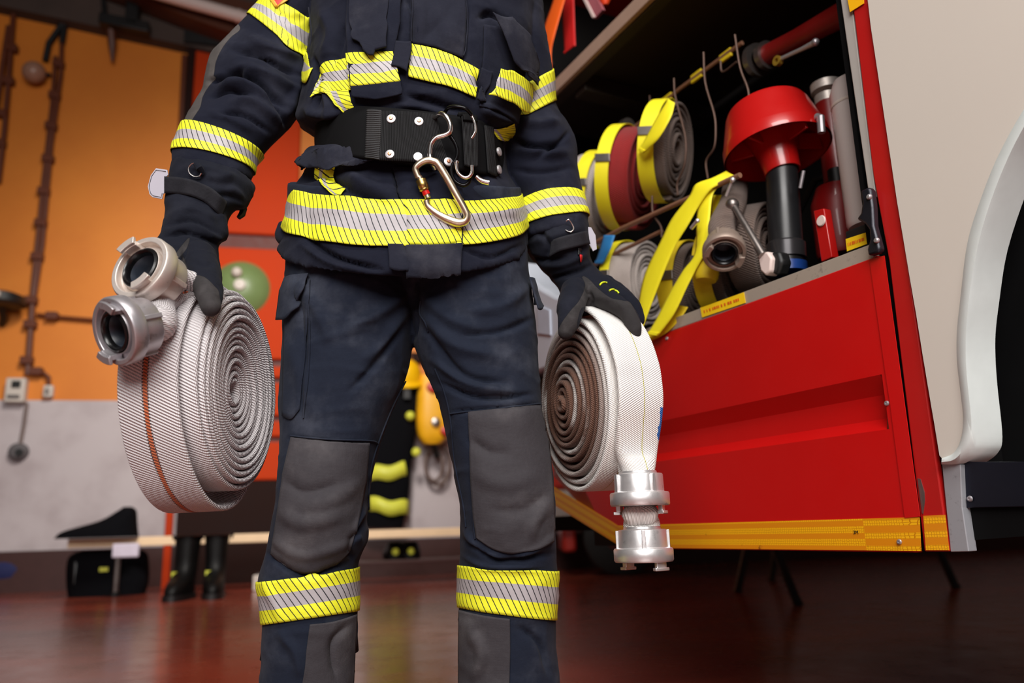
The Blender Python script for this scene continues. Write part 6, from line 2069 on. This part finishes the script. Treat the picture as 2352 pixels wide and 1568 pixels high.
# tail over the top, down the near side to the first coupling
zc1, zc2 = PD(1466, 1092, 1.30), PD(1475, 1222, 1.30)
near = CBc + hB * (RB + .012)
arc = []
for q in np.linspace(100, 8, 10):
    q = math.radians(q)
    arc.append(CBc + hB * (.93 * (RB + .006) * math.cos(q)) + upB * ((RB + .006) * math.sin(q)) - aB * (.003 + .004 * (1 - q / 1.75)))
ws = []
xn = arc[-1]
pa = arc + [Vector((xn.x, xn.y, xn.z - .05)), Vector((zc1.x, zc1.y, zc1.z + .045)), Vector((zc1.x, zc1.y, zc1.z + .015)), Vector((zc1.x, zc1.y, zc1.z - .012))]
Pb = V3(catmull([tuple(p) for p in pa], 8))
N = len(Pb)
hw = [.041 if i < N - 22 else .041 + (.0262 - .041) * min(1, (i - N + 22) / 16) ** 1.5 for i in range(N)]
ht = [.0045 if i < N - 26 else .0045 + (.0255 - .0045) * min(1, (i - N + 26) / 20) ** 1.5 for i in range(N)]
um = sweep_flat(mb, Pb, -aB, hw, ht, 10.0, 1)
# second end behind it
axB = Vector((0, 0, -1))
f1 = Vector((zc1.x, zc1.y, zc1.z - .048))
f2 = Vector((zc2.x, zc2.y, zc2.z - .046))
pa = [Vector((zc1.x + .0, zc1.y + .03, zc1.z + .06)), Vector((zc1.x + .0, zc1.y + .012, zc1.z - .03)), Vector((f1.x, f1.y + .004, f1.z - .012)), Vector((zc2.x, zc2.y, zc2.z + .03)), Vector((zc2.x, zc2.y, zc2.z - .010))]
Pb = V3(catmull([tuple(p) for p in pa], 10))
N = len(Pb)
sweep_flat(mb, Pb, RGT + UPV * .0, [.026 + .004 * math.sin(i * .4) for i in range(N)], [.012 + .012 * (i / N) for i in range(N)], 40.0, -1)
M_HB = weave('cream_hose_jacket_held', (252, 250, 246), (232, 224, 216), rope=.0034, deep=.2, stripe=(.004, .0006, (226, 222, 60), False), tint=((104, 70, 54), 3.2, 5.8), marks=[(10.315, 10.37, .033, .0425, (20, 104, 190))])
mb.build('hose', M_HB, hoseB, smooth=60)
coupling(hoseB, f1, axB, M_ALU_B, .35, .0475, ref=RGT)
coupling(hoseB, f2, axB, M_ALU_B, .9, .0475, ref=RGT)
# ================================================================ light and camera
def area(name, loc, target, sx, sy, power, rgb=(1, 1, 1)):
    L = bpy.data.lights.new(name, 'AREA')
    L.shape = 'RECTANGLE'; L.size = sx; L.size_y = sy; L.energy = power; L.color = rgb
    o = bpy.data.objects.new(name, L)
    COL.objects.link(o)
    o.location = loc
    o.rotation_euler = (Vector(target) - Vector(loc)).to_track_quat('-Z', 'Y').to_euler()
    return o


area('gate_daylight', (-.1, -3.3, 3.0), (0.1, 1.4, .8), 3.4, 2.2, 340, (1.0, .97, .94))
area('ceiling_lamp_front', (0.5, -1.2, 4.4), (0.5, 1.2, .6), 2.6, .6, 130, (1.0, .96, .92))
L = bpy.data.lights.new('added_wall_spot', 'SPOT')  # unseen spot added for the falloff of light on the back wall
L.energy = 1250; L.spot_size = math.radians(78); L.spot_blend = 1.0; L.shadow_soft_size = .5; L.color = (1.0, .94, .87)
o = bpy.data.objects.new('added_wall_spot', L); COL.objects.link(o)
o.location = (-.9, 2.8, 4.5)
o.rotation_euler = (Vector((-2.3, 7.3, 1.5)) - Vector(o.location)).to_track_quat('-Z', 'Y').to_euler()
wld = bpy.data.worlds.new('hall_ambient')
bpy.context.scene.world = wld
wld.use_nodes = True
bg = wld.node_tree.nodes['Background']
bg.inputs[0].default_value = (.92, .95, 1.0, 1)
bg.inputs[1].default_value = 0.2

cam = bpy.data.cameras.new('camera')
co = bpy.data.objects.new('camera', cam)
COL.objects.link(co)
m = Matrix((RGT, UPV, -FWD)).transposed().to_4x4()
m.translation = CAM
co.matrix_world = m
cam.sensor_width = 36.0
cam.lens = FPX / IW * 36.0
cam.clip_start = 0.02
cam.dof.use_dof = True
cam.dof.focus_distance = 1.30
cam.dof.aperture_fstop = 2.8
sc = bpy.context.scene
sc.camera = co
sc.view_settings.view_transform = 'Standard'
sc.view_settings.look = 'None'
sc.view_settings.exposure = -0.2
sc.view_settings.gamma = 1.0
sc.view_settings.use_curve_mapping = False
sc.cycles.use_denoising = True
sc.cycles.max_bounces = 6
